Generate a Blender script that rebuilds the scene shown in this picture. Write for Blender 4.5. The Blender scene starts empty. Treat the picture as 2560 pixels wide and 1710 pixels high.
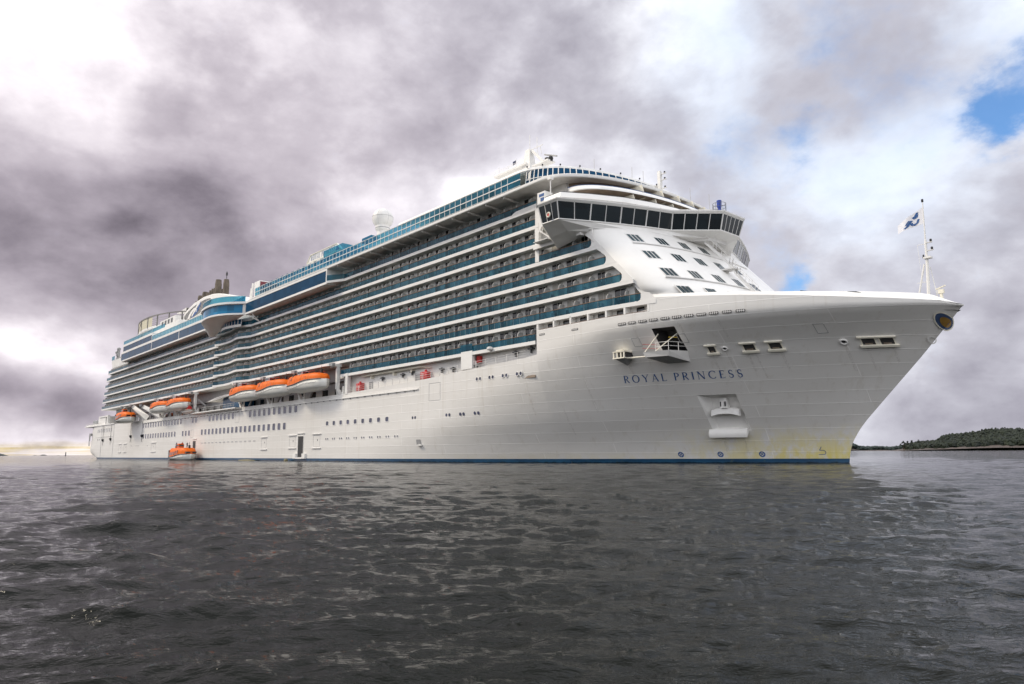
import bpy, math, random
import numpy as np
from mathutils import Vector, Matrix
rnd = random.Random(7)
scn = bpy.context.scene
COL = scn.collection
rad = math.radians

# ------------------------------------------------------------------ camera
cd = bpy.data.cameras.new('camera'); cam = bpy.data.objects.new('camera', cd); COL.objects.link(cam)
cd.sensor_width = 36; cd.lens = 25.0; cd.clip_start = 0.2; cd.clip_end = 90000
R_ = ((0.6646491163930922, 0.11868293255599319, -0.7376692440367778),
      (0.7471288751877722, -0.09721634816985139, 0.6575313114287202),
      (-0.006324234225278105, 0.9881615976997021, 0.15328620581460037))
m = Matrix(((R_[0][0], R_[0][1], -R_[0][2], 0.0), (R_[1][0], R_[1][1], -R_[1][2], -89.3),
            (R_[2][0], R_[2][1], -R_[2][2], 1.61), (0, 0, 0, 1)))
cam.matrix_world = m
scn.camera = cam

# ------------------------------------------------------------------ world, sun, exposure
SUN_EL, SUN_AZ = 40.0, 226.0        # azimuth clockwise from +Y
scn.view_settings.view_transform = 'Standard'; scn.view_settings.look = 'None'
scn.view_settings.exposure = 0.06; scn.view_settings.gamma = 1.0
W = bpy.data.worlds.new('World'); scn.world = W; W.use_nodes = True
nt = W.node_tree; nt.nodes.clear()
N = nt.nodes; L = nt.links
def nn(t, **k):
    n = N.new(t)
    for a, b in k.items(): setattr(n, a, b)
    return n
def _set(sock, v):
    if hasattr(v, 'is_linked') or hasattr(v, 'links'): L.new(v, sock)
    else: sock.default_value = v
def mth(op, a, b=0.0, c=0.0, clamp=False):
    n = nn('ShaderNodeMath', operation=op, use_clamp=clamp)
    _set(n.inputs[0], a); _set(n.inputs[1], b); _set(n.inputs[2], c); return n.outputs[0]
def vmt(op, a, b=(0, 0, 0), out=0):
    n = nn('ShaderNodeVectorMath', operation=op); _set(n.inputs[0], a); _set(n.inputs[1], b)
    return n.outputs['Value'] if op in ('DOT_PRODUCT', 'LENGTH') else n.outputs[0]
def vscale(a, s):
    n = nn('ShaderNodeVectorMath', operation='SCALE'); _set(n.inputs[0], a); _set(n.inputs['Scale'], s); return n.outputs[0]
def noise(vec, scale, detail=6, rough=.55, dist=0.0):
    n = nn('ShaderNodeTexNoise'); L.new(vec, n.inputs['Vector']); n.inputs['Scale'].default_value = scale
    n.inputs['Detail'].default_value = detail; n.inputs['Roughness'].default_value = rough
    n.inputs['Distortion'].default_value = dist; return n
def mapr(v, a, b, c=0.0, d=1.0, smooth=True):
    n = nn('ShaderNodeMapRange'); n.interpolation_type = 'SMOOTHSTEP' if smooth else 'LINEAR'; n.clamp = True
    _set(n.inputs[0], v); n.inputs[1].default_value = a; n.inputs[2].default_value = b
    n.inputs[3].default_value = c; n.inputs[4].default_value = d; return n.outputs[0]
def mixc(f, a, b):
    n = nn('ShaderNodeMix', data_type='RGBA'); _set(n.inputs[0], f); _set(n.inputs[6], a); _set(n.inputs[7], b); return n.outputs[2]
def azel(az, el):
    return (math.sin(rad(az)) * math.cos(rad(el)), math.cos(rad(az)) * math.cos(rad(el)), math.sin(rad(el)))
tc = nn('ShaderNodeTexCoord'); D0 = vmt('NORMALIZE', tc.outputs['Generated'])
sep = nn('ShaderNodeSeparateXYZ'); L.new(D0, sep.inputs[0])
zz = mth('ADD', mth('MAXIMUM', sep.outputs[2], 0.0), 0.34)
cmb = nn('ShaderNodeCombineXYZ'); L.new(mth('DIVIDE', sep.outputs[0], zz), cmb.inputs[0]); L.new(mth('DIVIDE', sep.outputs[1], zz), cmb.inputs[1])
P = cmb.outputs[0]
Q = vmt('MULTIPLY', D0, (1.0, 1.0, 1.55))
n1 = noise(Q, 4.2, 8, .52, .2)
n2 = noise(Q, 12.0, 8, .55, .1)
warp = noise(Q, 6.0, 4, .5)
wv = vscale(vmt('SUBTRACT', warp.outputs['Color'], (.5, .5, .5)), .10)
D1 = vmt('NORMALIZE', vmt('ADD', D0, wv))
# patches of lit and shaded cloud: azimuth, elevation, sharpness, brightness
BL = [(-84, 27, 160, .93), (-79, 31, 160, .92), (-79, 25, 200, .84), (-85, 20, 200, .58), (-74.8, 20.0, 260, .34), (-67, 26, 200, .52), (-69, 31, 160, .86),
      (-69.7, 18.5, 420, .40), (-61, 24.5, 220, .62), (-59, 21, 700, .90), (-49, 26, 320, 1.12), (-47.5, 23, 300, 1.12), (-54.7, 31, 160, .64), (-50, 29.5, 260, .52), (-43, 29, 220, .72),
      (-40, 26, 260, .78), (-29, 31, 160, .93), (-36, 24, 200, .88), (-20, 29, 200, .86), (-24, 20, 300, .95), (-14.6, 20, 500, 1.0),
      (-20, 17.5, 500, 1.0), (-24, 12, 400, .96), (-18, 12, 500, .84), (-13, 13, 400, .76), (-20, 15, 700, .90), (-14.8, 6, 500, .70), (-20, 6, 500, .88), (-17, 9, 900, 1.0), (-20, 2, 900, .68), (-24, 4, 700, .74),
      (-82, 8.6, 700, 1.06), (-78.5, 7.6, 900, .98), (-83.5, 5.3, 2500, .30), (-80, 3.8, 2500, .42), (-79, 11.3, 1500, .40), (-84, 13.5, 500, .40), (-76, 13, 400, .50),
      (-66.5, 16, 500, .60), (-79, 16.5, 700, .74), (-72, 12, 700, .80),
      (0, 80, 8, 1.45), (200, 45, 5, 1.2), (120, 40, 5, 1.2), (120, 8, 8, 1.15), (170, 8, 8, 1.1), (-120, 20, 10, .9), (40, 20, 20, 1.0), (70, 12, 12, 1.25)]  # unseen sky outside the view, brightness set to light the bow and front
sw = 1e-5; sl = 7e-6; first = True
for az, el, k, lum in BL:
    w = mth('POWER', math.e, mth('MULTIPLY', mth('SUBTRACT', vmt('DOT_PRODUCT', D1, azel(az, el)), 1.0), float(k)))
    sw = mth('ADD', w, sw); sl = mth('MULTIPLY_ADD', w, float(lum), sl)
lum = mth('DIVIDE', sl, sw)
dl = mth('ADD', mth('MULTIPLY', mth('SUBTRACT', mapr(n1.outputs[0], .34, .66), .5), .36), mth('MULTIPLY', mth('SUBTRACT', n2.outputs[0], .5), .34))
n3 = noise(Q, 30.0, 6, .6, .2)
bl_ = noise(vmt('ADD', Q, vscale(warp.outputs['Color'], .12)), 5.5, 7, .5, .1); bl_.noise_type = 'RIDGED_MULTIFRACTAL'; bl_.normalize = True
bil = mapr(bl_.outputs[0], .25, .8, 1.0, 0.0)
lum = mth('ADD', mth('ADD', lum, dl), mth('ADD', mth('MULTIPLY', mth('SUBTRACT', n3.outputs[0], .5), .16), mth('MULTIPLY', mth('SUBTRACT', bil, .96), .30)))
ramp = nn('ShaderNodeValToRGB'); L.new(mth('MULTIPLY', lum, .7), ramp.inputs[0])
cr = ramp.color_ramp
cr.elements[0].position = .10; cr.elements[0].color = (.10, .092, .11, 1)
cr.elements[1].position = 1.0; cr.elements[1].color = (1.75, 1.72, 1.70, 1)
for p, c in ((.25, (.25, .232, .265)), (.40, (.42, .395, .435)), (.55, (.61, .585, .62)), (.68, (.87, .85, .87))):
    e = cr.elements.new(p); e.color = (*c, 1)
# warm-violet towards the stern, cooler towards the bow
tw = mapr(vmt('DOT_PRODUCT', D0, azel(-90, 10)), .55, .98)
cloud = mixc(1.0, ramp.outputs[0], (1, 1, 1, 1))
mul = nn('ShaderNodeMix', data_type='RGBA', blend_type='MULTIPLY'); mul.inputs[0].default_value = 1
L.new(ramp.outputs[0], mul.inputs[6]); L.new(mixc(tw, (.955, .985, 1.045, 1), (1.025, .972, 1.01, 1)), mul.inputs[7])
cloud = mul.outputs[2]
# yellow break under the cloud at the far left horizon
yel = mth('MULTIPLY', mapr(vmt('DOT_PRODUCT', D0, azel(-82, 1)), .975, .995), mapr(mth('ADD', sep.outputs[2], mth('MULTIPLY', mth('SUBTRACT', n2.outputs[0], .5), .035)), .006, .018, 1.0, 0.0))
ycol = mixc(mapr(n2.outputs[0], .35, .65), (.42, .35, .27, 1), (.92, .70, .18, 1))
strata = mapr(noise(vmt('MULTIPLY', D0, (9.0, 9.0, 190.0)), 1.0, 5, .6, .2).outputs[0], .34, .62, .25, 1.0)
cloud = mixc(mth('MULTIPLY', mth('MULTIPLY', yel, strata), .92), cloud, ycol)
pb = mapr(vmt('DOT_PRODUCT', D1, azel(-21, 26)), .955, .999)
cloud = mixc(mth('MULTIPLY', mth('MULTIPLY', pb, mapr(n1.outputs[0], .35, .65)), .55), cloud, (.50, .66, .90, 1))
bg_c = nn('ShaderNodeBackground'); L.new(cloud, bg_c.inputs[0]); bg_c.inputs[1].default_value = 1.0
sky = nn('ShaderNodeTexSky'); sky.sky_type = 'NISHITA'; sky.sun_disc = False
sky.sun_elevation = rad(SUN_EL); sky.sun_rotation = rad(SUN_AZ); sky.air_density = 1.0; sky.dust_density = 0.3; sky.ozone_density = 2.0
tint = nn('ShaderNodeMix', data_type='RGBA', blend_type='MULTIPLY'); tint.inputs[0].default_value = 1; L.new(sky.outputs[0], tint.inputs[6]); tint.inputs[7].default_value = (.55, .95, 1.25, 1)
bg_s = nn('ShaderNodeBackground'); L.new(tint.outputs[2], bg_s.inputs[0]); bg_s.inputs[1].default_value = 0.15
BB_ = [(-11.2, 22.6, 1300, .85), (-13.0, 20.9, 2200, .75), (-8, 24.5, 700, .6), (-26.4, 13.0, 2800, .80), (-24.5, 22, 1800, .50), (-29, 23.5, 900, .42), (-31, 21, 700, .3), (-18, 24.5, 300, .45), (-27.5, 16.5, 900, .28), (-22, 30, 600, .35)]
wv2 = vscale(vmt('SUBTRACT', noise(Q, 9.0, 7, .6).outputs['Color'], (.5, .5, .5)), .16)
D2 = vmt('NORMALIZE', vmt('ADD', D0, wv2))
sb = 0.0
for az, el, k, a in BB_:
    w = mth('POWER', math.e, mth('MULTIPLY', mth('SUBTRACT', vmt('DOT_PRODUCT', D2, azel(az, el)), 1.0), float(k)))
    sb = mth('MULTIPLY_ADD', w, a, sb)
sb = mapr(mth('ADD', sb, mth('ADD', mth('MULTIPLY', mth('SUBTRACT', n2.outputs[0], .5), .9), mth('MULTIPLY', mth('SUBTRACT', n3.outputs[0], .5), .6))), .12, 1.2, 0.0, .92)
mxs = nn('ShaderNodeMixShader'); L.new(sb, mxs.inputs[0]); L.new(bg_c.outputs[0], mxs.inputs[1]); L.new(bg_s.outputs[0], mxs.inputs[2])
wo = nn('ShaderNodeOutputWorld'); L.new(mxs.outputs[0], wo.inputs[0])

sd = bpy.data.lights.new('sun', 'SUN'); sd.energy = 2.0; sd.angle = rad(12); sd.color = (1.0, .88, .70)
sun = bpy.data.objects.new('sun', sd); COL.objects.link(sun)
sun.rotation_euler = (-Vector(azel(SUN_AZ, SUN_EL))).to_track_quat('-Z', 'Y').to_euler()

# ------------------------------------------------------------------ materials
class MT:
    def __init__(s, name):
        s.m = bpy.data.materials.new(name); s.m.use_nodes = True; s.t = s.m.node_tree
        s.b = s.t.nodes['Principled BSDF']; s.o = s.t.nodes['Material Output']
    def n(s, t, **k):
        q = s.t.nodes.new(t)
        for a, b in k.items(): setattr(q, a, b)
        return q
    def l(s, a, b): s.t.links.new(a, b)
    def math(s, op, a, b=0.0, c=0.0, clamp=False):
        q = s.n('ShaderNodeMath', operation=op, use_clamp=clamp)
        for i, v in enumerate((a, b, c)):
            if hasattr(v, 'links'): s.l(v, q.inputs[i])
            else: q.inputs[i].default_value = v
        return q.outputs[0]
    def noise(s, scale, detail=4, rough=.55, coord='Object', sc=(1, 1, 1)):
        t = s.n('ShaderNodeTexCoord'); mp = s.n('ShaderNodeMapping'); s.l(t.outputs[coord], mp.inputs[0]); mp.inputs['Scale'].default_value = sc
        q = s.n('ShaderNodeTexNoise'); s.l(mp.outputs[0], q.inputs['Vector'])
        q.inputs['Scale'].default_value = scale; q.inputs['Detail'].default_value = detail; q.inputs['Roughness'].default_value = rough
        return q.outputs[0]
    def mix(s, f, a, b, blend='MIX'):
        q = s.n('ShaderNodeMix', data_type='RGBA', blend_type=blend)
        for i, v in ((0, f), (6, a), (7, b)):
            if hasattr(v, 'links'): s.l(v, q.inputs[i])
            else: q.inputs[i].default_value = v
        return q.outputs[2]
    def rng(s, v, a, b, c=0.0, d=1.0):
        q = s.n('ShaderNodeMapRange'); q.clamp = True; s.l(v, q.inputs[0])
        for i, x in enumerate((a, b, c, d)): q.inputs[i + 1].default_value = x
        return q.outputs[0]
def paint(name, col, rough=.45, var=.12, scale=.6, metal=0.0, spec=.5, bump=0.0):
    M = MT(name); c = (*col, 1)
    f = M.noise(scale, 5, .6)
    dark = tuple(x * (1 - var) for x in col) + (1,); lite = tuple(min(1, x * (1 + var * .5)) for x in col) + (1,)
    M.l(M.mix(M.rng(f, .3, .7), dark, lite), M.b.inputs['Base Color'])
    M.l(M.rng(M.noise(scale * 3, 3), .2, .8, rough * .85, min(1, rough * 1.15)), M.b.inputs['Roughness'])
    M.b.inputs['Metallic'].default_value = metal; M.b.inputs['Specular IOR Level'].default_value = spec
    if bump:
        q = M.n('ShaderNodeBump'); q.inputs['Strength'].default_value = bump; q.inputs['Distance'].default_value = .05
        M.l(M.noise(scale * 2, 4), q.inputs['Height']); M.l(q.outputs[0], M.b.inputs['Normal'])
    return M.m
white = paint('white_ship_paint', (.815, .80, .765), .42, .07, .25)
white_d = paint('white_deck_paint', (.77, .755, .725), .55, .12, .8)
cream = paint('cream_paint', (.78, .74, .62), .5, .08, .6)
greyp = paint('grey_partition', (.47, .465, .45), .45, .12, 1.2)
dkgrey = paint('dark_grey_paint', (.10, .105, .11), .5, .25, 1.0)
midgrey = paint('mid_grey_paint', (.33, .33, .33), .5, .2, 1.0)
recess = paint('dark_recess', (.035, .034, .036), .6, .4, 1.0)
brown = paint('teak_handrail', (.24, .15, .09), .5, .25, 2.0)
teakwall = paint('brown_cabin_wall', (.26, .20, .15), .55, .25, 1.0)
orange = paint('orange_boat_canopy', (.78, .145, .003), .5, .18, 1.2, spec=.2)
boatw = paint('white_boat_hull', (.74, .73, .68), .35, .10, 1.0)
red = paint('red_locker_paint', (.60, .03, .03), .4, .15, 2.0)
stackm = paint('exhaust_metal', (.115, .09, .065), .45, .45, .5, metal=.4)
bluep = paint('blue_marking_paint', (.014, .085, .27), .45, .15, 2.0)
blues = paint('bright_blue_paint', (.015, .05, .33), .4, .15, 2.0)
yellow = paint('yellow_paint', (.70, .50, .05), .5, .2, 2.0)
khaki = paint('khaki_fender_foam', (.26, .23, .13), .7, .3, 2.0)
rock = paint('granite_rock', (.075, .058, .050), .85, .35, .05)
blackm = paint('black_fitting', (.02, .02, .022), .5, .3, 2.0)
canvas = paint('pale_canvas', (.62, .58, .44), .7, .12, .5)

def glass_dark(name, col, rough=.06, var=.5, cell=1.45, spec=.6):
    M = MT(name)
    g = M.n('ShaderNodeTexCoord'); s = M.n('ShaderNodeSeparateXYZ'); M.l(g.outputs['Object'], s.inputs[0])
    fx = M.math('FLOOR', M.math('DIVIDE', s.outputs[0], cell)); fz = M.math('FLOOR', M.math('DIVIDE', s.outputs[2], 2.0))
    cb = M.n('ShaderNodeCombineXYZ'); M.l(fx, cb.inputs[0]); M.l(fz, cb.inputs[1])
    wn = M.n('ShaderNodeTexWhiteNoise'); M.l(cb.outputs[0], wn.inputs['Vector'])
    a = tuple(x * (1 - var) for x in col) + (1,); b = tuple(x * (1 + var) for x in col) + (1,)
    M.l(M.mix(wn.outputs['Value'], a, b), M.b.inputs['Base Color'])
    M.b.inputs['Roughness'].default_value = rough; M.b.inputs['Specular IOR Level'].default_value = spec
    return M.m
def glass_clear(name, tint, body, fac, rough=.05, cell=1.45):
    M = MT(name); tr = M.n('ShaderNodeBsdfTransparent'); tr.inputs[0].default_value = (*tint, 1)
    g = M.n('ShaderNodeTexCoord'); s = M.n('ShaderNodeSeparateXYZ'); M.l(g.outputs['Object'], s.inputs[0])
    fx = M.math('FLOOR', M.math('DIVIDE', s.outputs[0], cell)); fz = M.math('FLOOR', M.math('DIVIDE', s.outputs[2], 2.8))
    cb = M.n('ShaderNodeCombineXYZ'); M.l(fx, cb.inputs[0]); M.l(fz, cb.inputs[1])
    wn = M.n('ShaderNodeTexWhiteNoise'); M.l(cb.outputs[0], wn.inputs['Vector'])
    a = tuple(x * .7 for x in body) + (1,); b = tuple(x * 1.3 for x in body) + (1,)
    M.l(M.mix(wn.outputs['Value'], a, b), M.b.inputs['Base Color'])
    M.b.inputs['Roughness'].default_value = rough
    mx = M.n('ShaderNodeMixShader'); M.l(M.rng(wn.outputs['Value'], 0, 1, fac - .1, fac + .1), mx.inputs[0])
    M.l(tr.outputs[0], mx.inputs[1]); M.l(M.b.outputs[0], mx.inputs[2]); M.l(mx.outputs[0], M.o.inputs[0])
    return M.m
g_balc = glass_clear('teal_balcony_glass', (.15, .43, .52), (.005, .09, .15), .47)
g_fence = glass_clear('cyan_windbreak_glass', (.12, .46, .62), (.01, .15, .25), .4)
g_band = glass_dark('blue_gallery_glass', (.010, .055, .115), .10, .18, 1.9, spec=.05)
g_bridge = glass_dark('bridge_window_glass', (.008, .014, .018), .05, .3, 1.6)
g_hull = glass_dark('hull_window_glass', (.07, .075, .12), .15, .25, 2.9, spec=.3)
g_door = glass_dark('cabin_door_glass', (.012, .013, .014), .08, .8, 2.9)
g_curt = paint('cabin_curtain', (.42, .40, .36), .7, .25, 1.5)
g_front = glass_dark('cabin_window_glass', (.012, .035, .045), .08, .4, 1.2, spec=.15)
g_wave = glass_dark('sky_bridge_glass', (.015, .17, .33), .08, .35, 1.5, spec=.2)

def hull_mat():
    M = MT('white_hull_plating')
    t = M.n('ShaderNodeTexCoord'); s = M.n('ShaderNodeSeparateXYZ'); M.l(t.outputs['Object'], s.inputs[0])
    X, Z = s.outputs[0], s.outputs[2]
    cb = M.n('ShaderNodeCombineXYZ'); M.l(X, cb.inputs[0]); M.l(Z, cb.inputs[1])
    br = M.n('ShaderNodeTexBrick'); M.l(cb.outputs[0], br.inputs['Vector'])
    br.inputs['Scale'].default_value = 1.0; br.inputs['Brick Width'].default_value = 31.0; br.inputs['Row Height'].default_value = 1.45
    br.inputs['Mortar Size'].default_value = .05; br.inputs['Mortar Smooth'].default_value = .4; br.offset = .37; br.squash = 1
    br.inputs['Color1'].default_value = (.745, .73, .70, 1); br.inputs['Color2'].default_value = (.795, .78, .75, 1); br.inputs['Mortar'].default_value = (.90, .885, .86, 1)
    soft = M.noise(.09, 5, .6, sc=(.35, 1, 1.2))
    base = M.mix(M.rng(soft, .3, .75), (.90, .89, .87, 1), (1, 1, 1, 1))
    c = M.mix(1.0, br.outputs[0], base, 'MULTIPLY')
    # faint vertical rust and salt streaks
    st = M.noise(1.0, 5, .65, sc=(1.1, 1, .05))
    c = M.mix(M.math('MULTIPLY', M.rng(st, .56, .76), .30), c, (.45, .40, .31, 1))
    # yellow river staining low on the bow
    zf = M.rng(Z, 1.0, 5.0, 1.0, 0.0); xf = M.rng(X, 172 - 34, 151.0 + 0.0, 1.0, 0.0)
    xb = M.rng(X, 128.0, 146.0, 0.0, 1.0)
    xl = M.rng(X, 70.0, 128.0, 0.0, .30)
    zl = M.rng(Z, .5, 1.7, 1.0, 0.0)
    blot = M.math('MULTIPLY', M.rng(M.noise(.5, 8, .68, sc=(1, 1, .7)), .40, .54), M.rng(M.noise(1.0, 6, .6, sc=(2.2, 2.2, .22)), .25, .55, .55, 1.0))
    yf = M.math('MAXIMUM', M.math('MULTIPLY', M.math('MULTIPLY', zf, xb), blot), M.math('MULTIPLY', M.math('MULTIPLY', xl, zl), blot))
    c = M.mix(M.math('MULTIPLY', yf, .95), c, (.70, .60, .19, 1))
    M.l(c, M.b.inputs['Base Color']); M.b.inputs['Roughness'].default_value = .42; M.b.inputs['Specular IOR Level'].default_value = .4
    b1 = M.n('ShaderNodeBump'); b1.inputs['Strength'].default_value = .6; b1.inputs['Distance'].default_value = .045
    M.l(M.math('ADD', M.math('MULTIPLY', br.outputs['Fac'], .6), M.math('MULTIPLY', M.noise(.55, 3, .5, sc=(.5, 1, 1)), 1.6)), b1.inputs['Height'])
    M.l(b1.outputs[0], M.b.inputs['Normal'])
    return M.m
hullm = hull_mat()
def boot_mat():
    M = MT('blue_boot_topping')
    f = M.noise(.35, 5, .6, sc=(.5, 1, 3))
    c = M.mix(M.rng(f, .35, .7), (.004, .038, .095, 1), (.009, .078, .165, 1))
    M.l(M.mix(M.math('MULTIPLY', M.rng(M.noise(1.3, 5, .65), .60, .72), .5), c, (.10, .12, .06, 1)), M.b.inputs['Base Color'])
    t = M.n('ShaderNodeTexCoord'); s = M.n('ShaderNodeSeparateXYZ'); M.l(t.outputs['Object'], s.inputs[0])
    wet = M.rng(M.math('ADD', s.outputs[2], M.math('MULTIPLY', M.math('SUBTRACT', M.noise(.9, 6, .65, sc=(1, 1, 1)), .5), .5)), .05, .22, 1.0, 0.0)
    src = M.b.inputs['Base Color'].links[0].from_socket
    M.l(M.mix(M.math('MULTIPLY', wet, .85), src, (.012, .016, .010, 1)), M.b.inputs['Base Color'])
    M.l(M.rng(wet, 0, 1, .45, .12), M.b.inputs['Roughness'])
    return M.m
bootm = boot_mat()
def water_mat():
    M = MT('dark_sea_water')
    M.b.inputs['Base Color'].default_value = (.0065, .0075, .006, 1); M.b.inputs['Roughness'].default_value = .05
    M.b.inputs['IOR'].default_value = 1.33; M.b.inputs['Specular IOR Level'].default_value = .125
    t = M.n('ShaderNodeTexCoord')
    def dot(v):
        d = M.n('ShaderNodeVectorMath', operation='DOT_PRODUCT'); M.l(t.outputs['Object'], d.inputs[0]); d.inputs[1].default_value = v; return d.outputs['Value']
    u, v = dot((-.7377, .6575, 0)), dot((.6575, .7377, 0))
    def wn(scale, stretch, detail=5, rough=.6):
        c = M.n('ShaderNodeCombineXYZ'); M.l(u, c.inputs[0]); M.l(M.math('MULTIPLY', v, stretch), c.inputs[1])
        n_ = M.n('ShaderNodeTexNoise'); M.l(c.outputs[0], n_.inputs['Vector']); n_.inputs['Scale'].default_value = scale; n_.inputs['Detail'].default_value = detail; n_.inputs['Roughness'].default_value = rough; n_.inputs['Distortion'].default_value = .3
        return n_.outputs[0]
    h = M.math('ADD', M.math('ADD', M.math('MULTIPLY', wn(3.4, .42), .26), M.math('MULTIPLY', wn(11.0, .5, 3), .06)), M.math('MULTIPLY', wn(1.0, .45), .45))
    q = M.n('ShaderNodeBump'); q.inputs['Strength'].default_value = 1.0; q.inputs['Distance'].default_value = .24
    M.l(h, q.inputs['Height']); M.l(q.outputs[0], M.b.inputs['Normal'])
    return M.m
waterm = water_mat()
def foliage_mat(name, a, b):
    M = MT(name)
    oi = M.n('ShaderNodeNewGeometry')
    c = M.mix(oi.outputs['Random Per Island'], (*a, 1), (*b, 1))
    M.l(M.mix(M.rng(M.noise(.35, 4), .35, .65, 0, .6), c, (a[0] * .6, a[1] * .6, a[2] * .6, 1)), M.b.inputs['Base Color']); M.b.inputs['Roughness'].default_value = .8
    return M.m
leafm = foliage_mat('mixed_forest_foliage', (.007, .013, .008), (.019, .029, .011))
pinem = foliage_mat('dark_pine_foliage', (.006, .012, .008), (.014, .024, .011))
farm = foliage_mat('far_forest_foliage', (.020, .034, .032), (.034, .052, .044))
barkm = paint('pine_bark', (.14, .09, .06), .9, .3, 1.0)

# ------------------------------------------------------------------ mesh helpers
class MB:
    def __init__(s): s.v = []; s.f = []; s.m = []
    def add(s, vs, fs, mi=0):
        o = len(s.v); s.v += [tuple(p) for p in vs]
        s.f += [tuple(i + o for i in f) for f in fs]; s.m += [mi] * len(fs); return s
    def box(s, x0, x1, y0, y1, z0, z1, mi=0):
        vs = [(x, y, z) for x in (x0, x1) for y in (y0, y1) for z in (z0, z1)]
        return s.add(vs, [(0, 1, 3, 2), (4, 6, 7, 5), (0, 4, 5, 1), (2, 3, 7, 6), (0, 2, 6, 4), (1, 5, 7, 3)], mi)
    def hexa(s, a, b, mi=0):          # two quads (lists of 4 pts) joined
        return s.add(list(a) + list(b), [(3, 2, 1, 0), (4, 5, 6, 7), (0, 1, 5, 4), (1, 2, 6, 5), (2, 3, 7, 6), (3, 0, 4, 7)], mi)
    def bar(s, p, q, w, h=None, mi=0):
        p, q = Vector(p), Vector(q); d = (q - p)
        if d.length < 1e-6: return s
        d.normalize(); up = Vector((0, 0, 1)) if abs(d.z) < .95 else Vector((1, 0, 0))
        a = d.cross(up).normalized() * (w / 2); b = a.cross(d).normalized() * ((h or w) / 2)
        return s.hexa([p - a - b, p + a - b, p + a + b, p - a + b], [q - a - b, q + a - b, q + a + b, q - a + b], mi)
    def tube(s, pts, r, n=8, mi=0, cap=True):
        pts = [Vector(p) for p in pts]; rs = r if isinstance(r, (list, tuple)) else [r] * len(pts); rings = []; vs = []
        for i, p in enumerate(pts):
            d = (pts[min(i + 1, len(pts) - 1)] - pts[max(i - 1, 0)]).normalized()
            up = Vector((0, 0, 1)) if abs(d.z) < .9 else Vector((1, 0, 0))
            a = d.cross(up).normalized(); b = a.cross(d).normalized()
            vs += [p + (a * math.cos(2 * math.pi * k / n) + b * math.sin(2 * math.pi * k / n)) * rs[i] for k in range(n)]
        fs = []
        for i in range(len(pts) - 1):
            for k in range(n):
                k2 = (k + 1) % n; fs.append((i * n + k, i * n + k2, (i + 1) * n + k2, (i + 1) * n + k))
        if cap: fs.append(tuple(range(n))[::-1]); fs.append(tuple(range((len(pts) - 1) * n, len(pts) * n)))
        return s.add(vs, fs, mi)
    def lathe(s, c, prof, n=24, mi=0):   # prof: (r,z)
        vs = []; fs = []
        for r, z in prof: vs += [(c[0] + r * math.cos(2 * math.pi * k / n), c[1] + r * math.sin(2 * math.pi * k / n), c[2] + z) for k in range(n)]
        for i in range(len(prof) - 1):
            for k in range(n):
                k2 = (k + 1) % n; fs.append((i * n + k, i * n + k2, (i + 1) * n + k2, (i + 1) * n + k))
        fs.append(tuple(range(n))[::-1]); fs.append(tuple(range((len(prof) - 1) * n, len(prof) * n)))
        return s.add(vs, fs, mi)
    def strip(s, a, b, mi=0, close=False):
        n = len(a); vs = list(a) + list(b); fs = [(i, i + 1, n + i + 1, n + i) for i in range(n - 1)]
        if close: fs.append((n - 1, 0, n, 2 * n - 1))
        return s.add(vs, fs, mi)
    def loft(s, rows, mi=0, closed=False):
        n = len(rows[0]); vs = [p for r in rows for p in r]; fs = []
        for i in range(len(rows) - 1):
            for k in range(n if closed else n - 1):
                k2 = (k + 1) % n; fs.append((i * n + k, i * n + k2, (i + 1) * n + k2, (i + 1) * n + k))
        return s.add(vs, fs, mi)
    def plate(s, poly, z0, z1, mi=0):   # polygon extruded vertically
        n = len(poly); vs = [(x, y, z0) for x, y in poly] + [(x, y, z1) for x, y in poly]
        fs = [tuple(range(n))[::-1], tuple(range(n, 2 * n))] + [(i, (i + 1) % n, n + (i + 1) % n, n + i) for i in range(n)]
        return s.add(vs, fs, mi)
    def build(s, name, mats, parent=None, smooth=False, angle=None, bevel=0.0):
        me = bpy.data.meshes.new(name)
        o = bpy.data.objects.new(name, me); COL.objects.link(o)
        off = Vector((0, 0, 0)); p = parent
        while p is not None: off += p.location; p = p.parent
        if off.length: vs = [(x - off.x, y - off.y, z - off.z) for x, y, z in s.v]
        else: vs = s.v
        me.from_pydata(vs, [], s.f); me.validate()
        if not isinstance(mats, (list, tuple)): mats = [mats]
        for q in mats: me.materials.append(q)
        if len(mats) > 1 and len(me.polygons) == len(s.m): me.polygons.foreach_set('material_index', s.m)
        if smooth:
            me.polygons.foreach_set('use_smooth', [True] * len(me.polygons))
            if angle: me.set_sharp_from_angle(angle=rad(angle))
        if parent: o.parent = parent
        if bevel:
            bv = o.modifiers.new('bevel', 'BEVEL'); bv.width = bevel; bv.segments = 2; bv.limit_method = 'ANGLE'
        me.update(); return o
def fixn(o):
    import bmesh
    bm = bmesh.new(); bm.from_mesh(o.data); bmesh.ops.recalc_face_normals(bm, faces=bm.faces[:]); bm.to_mesh(o.data); bm.free(); return o
def tag(o, label=None, cat=None, group=None, kind=None):
    if label: o['label'] = label
    if cat: o['category'] = cat
    if group: o['group'] = group
    if kind: o['kind'] = kind
    return o
def thing(name, loc, label, cat, group=None, rz=0.0):
    o = bpy.data.objects.new(name, None); COL.objects.link(o); o.location = loc; o.rotation_euler = (0, 0, rz); o.empty_display_size = .1
    return tag(o, label, cat, group)
def copy_tree(o, parent=None):
    c = o.copy(); COL.objects.link(c); c.parent = parent
    for ch in o.children: copy_tree(ch, c)
    return c
def interp(x, pts):
    if x <= pts[0][0]: return pts[0][1]
    for (a, va), (b, vb) in zip(pts, pts[1:]):
        if x <= b: return va + (vb - va) * (x - a) / (b - a)
    return pts[-1][1]

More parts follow.
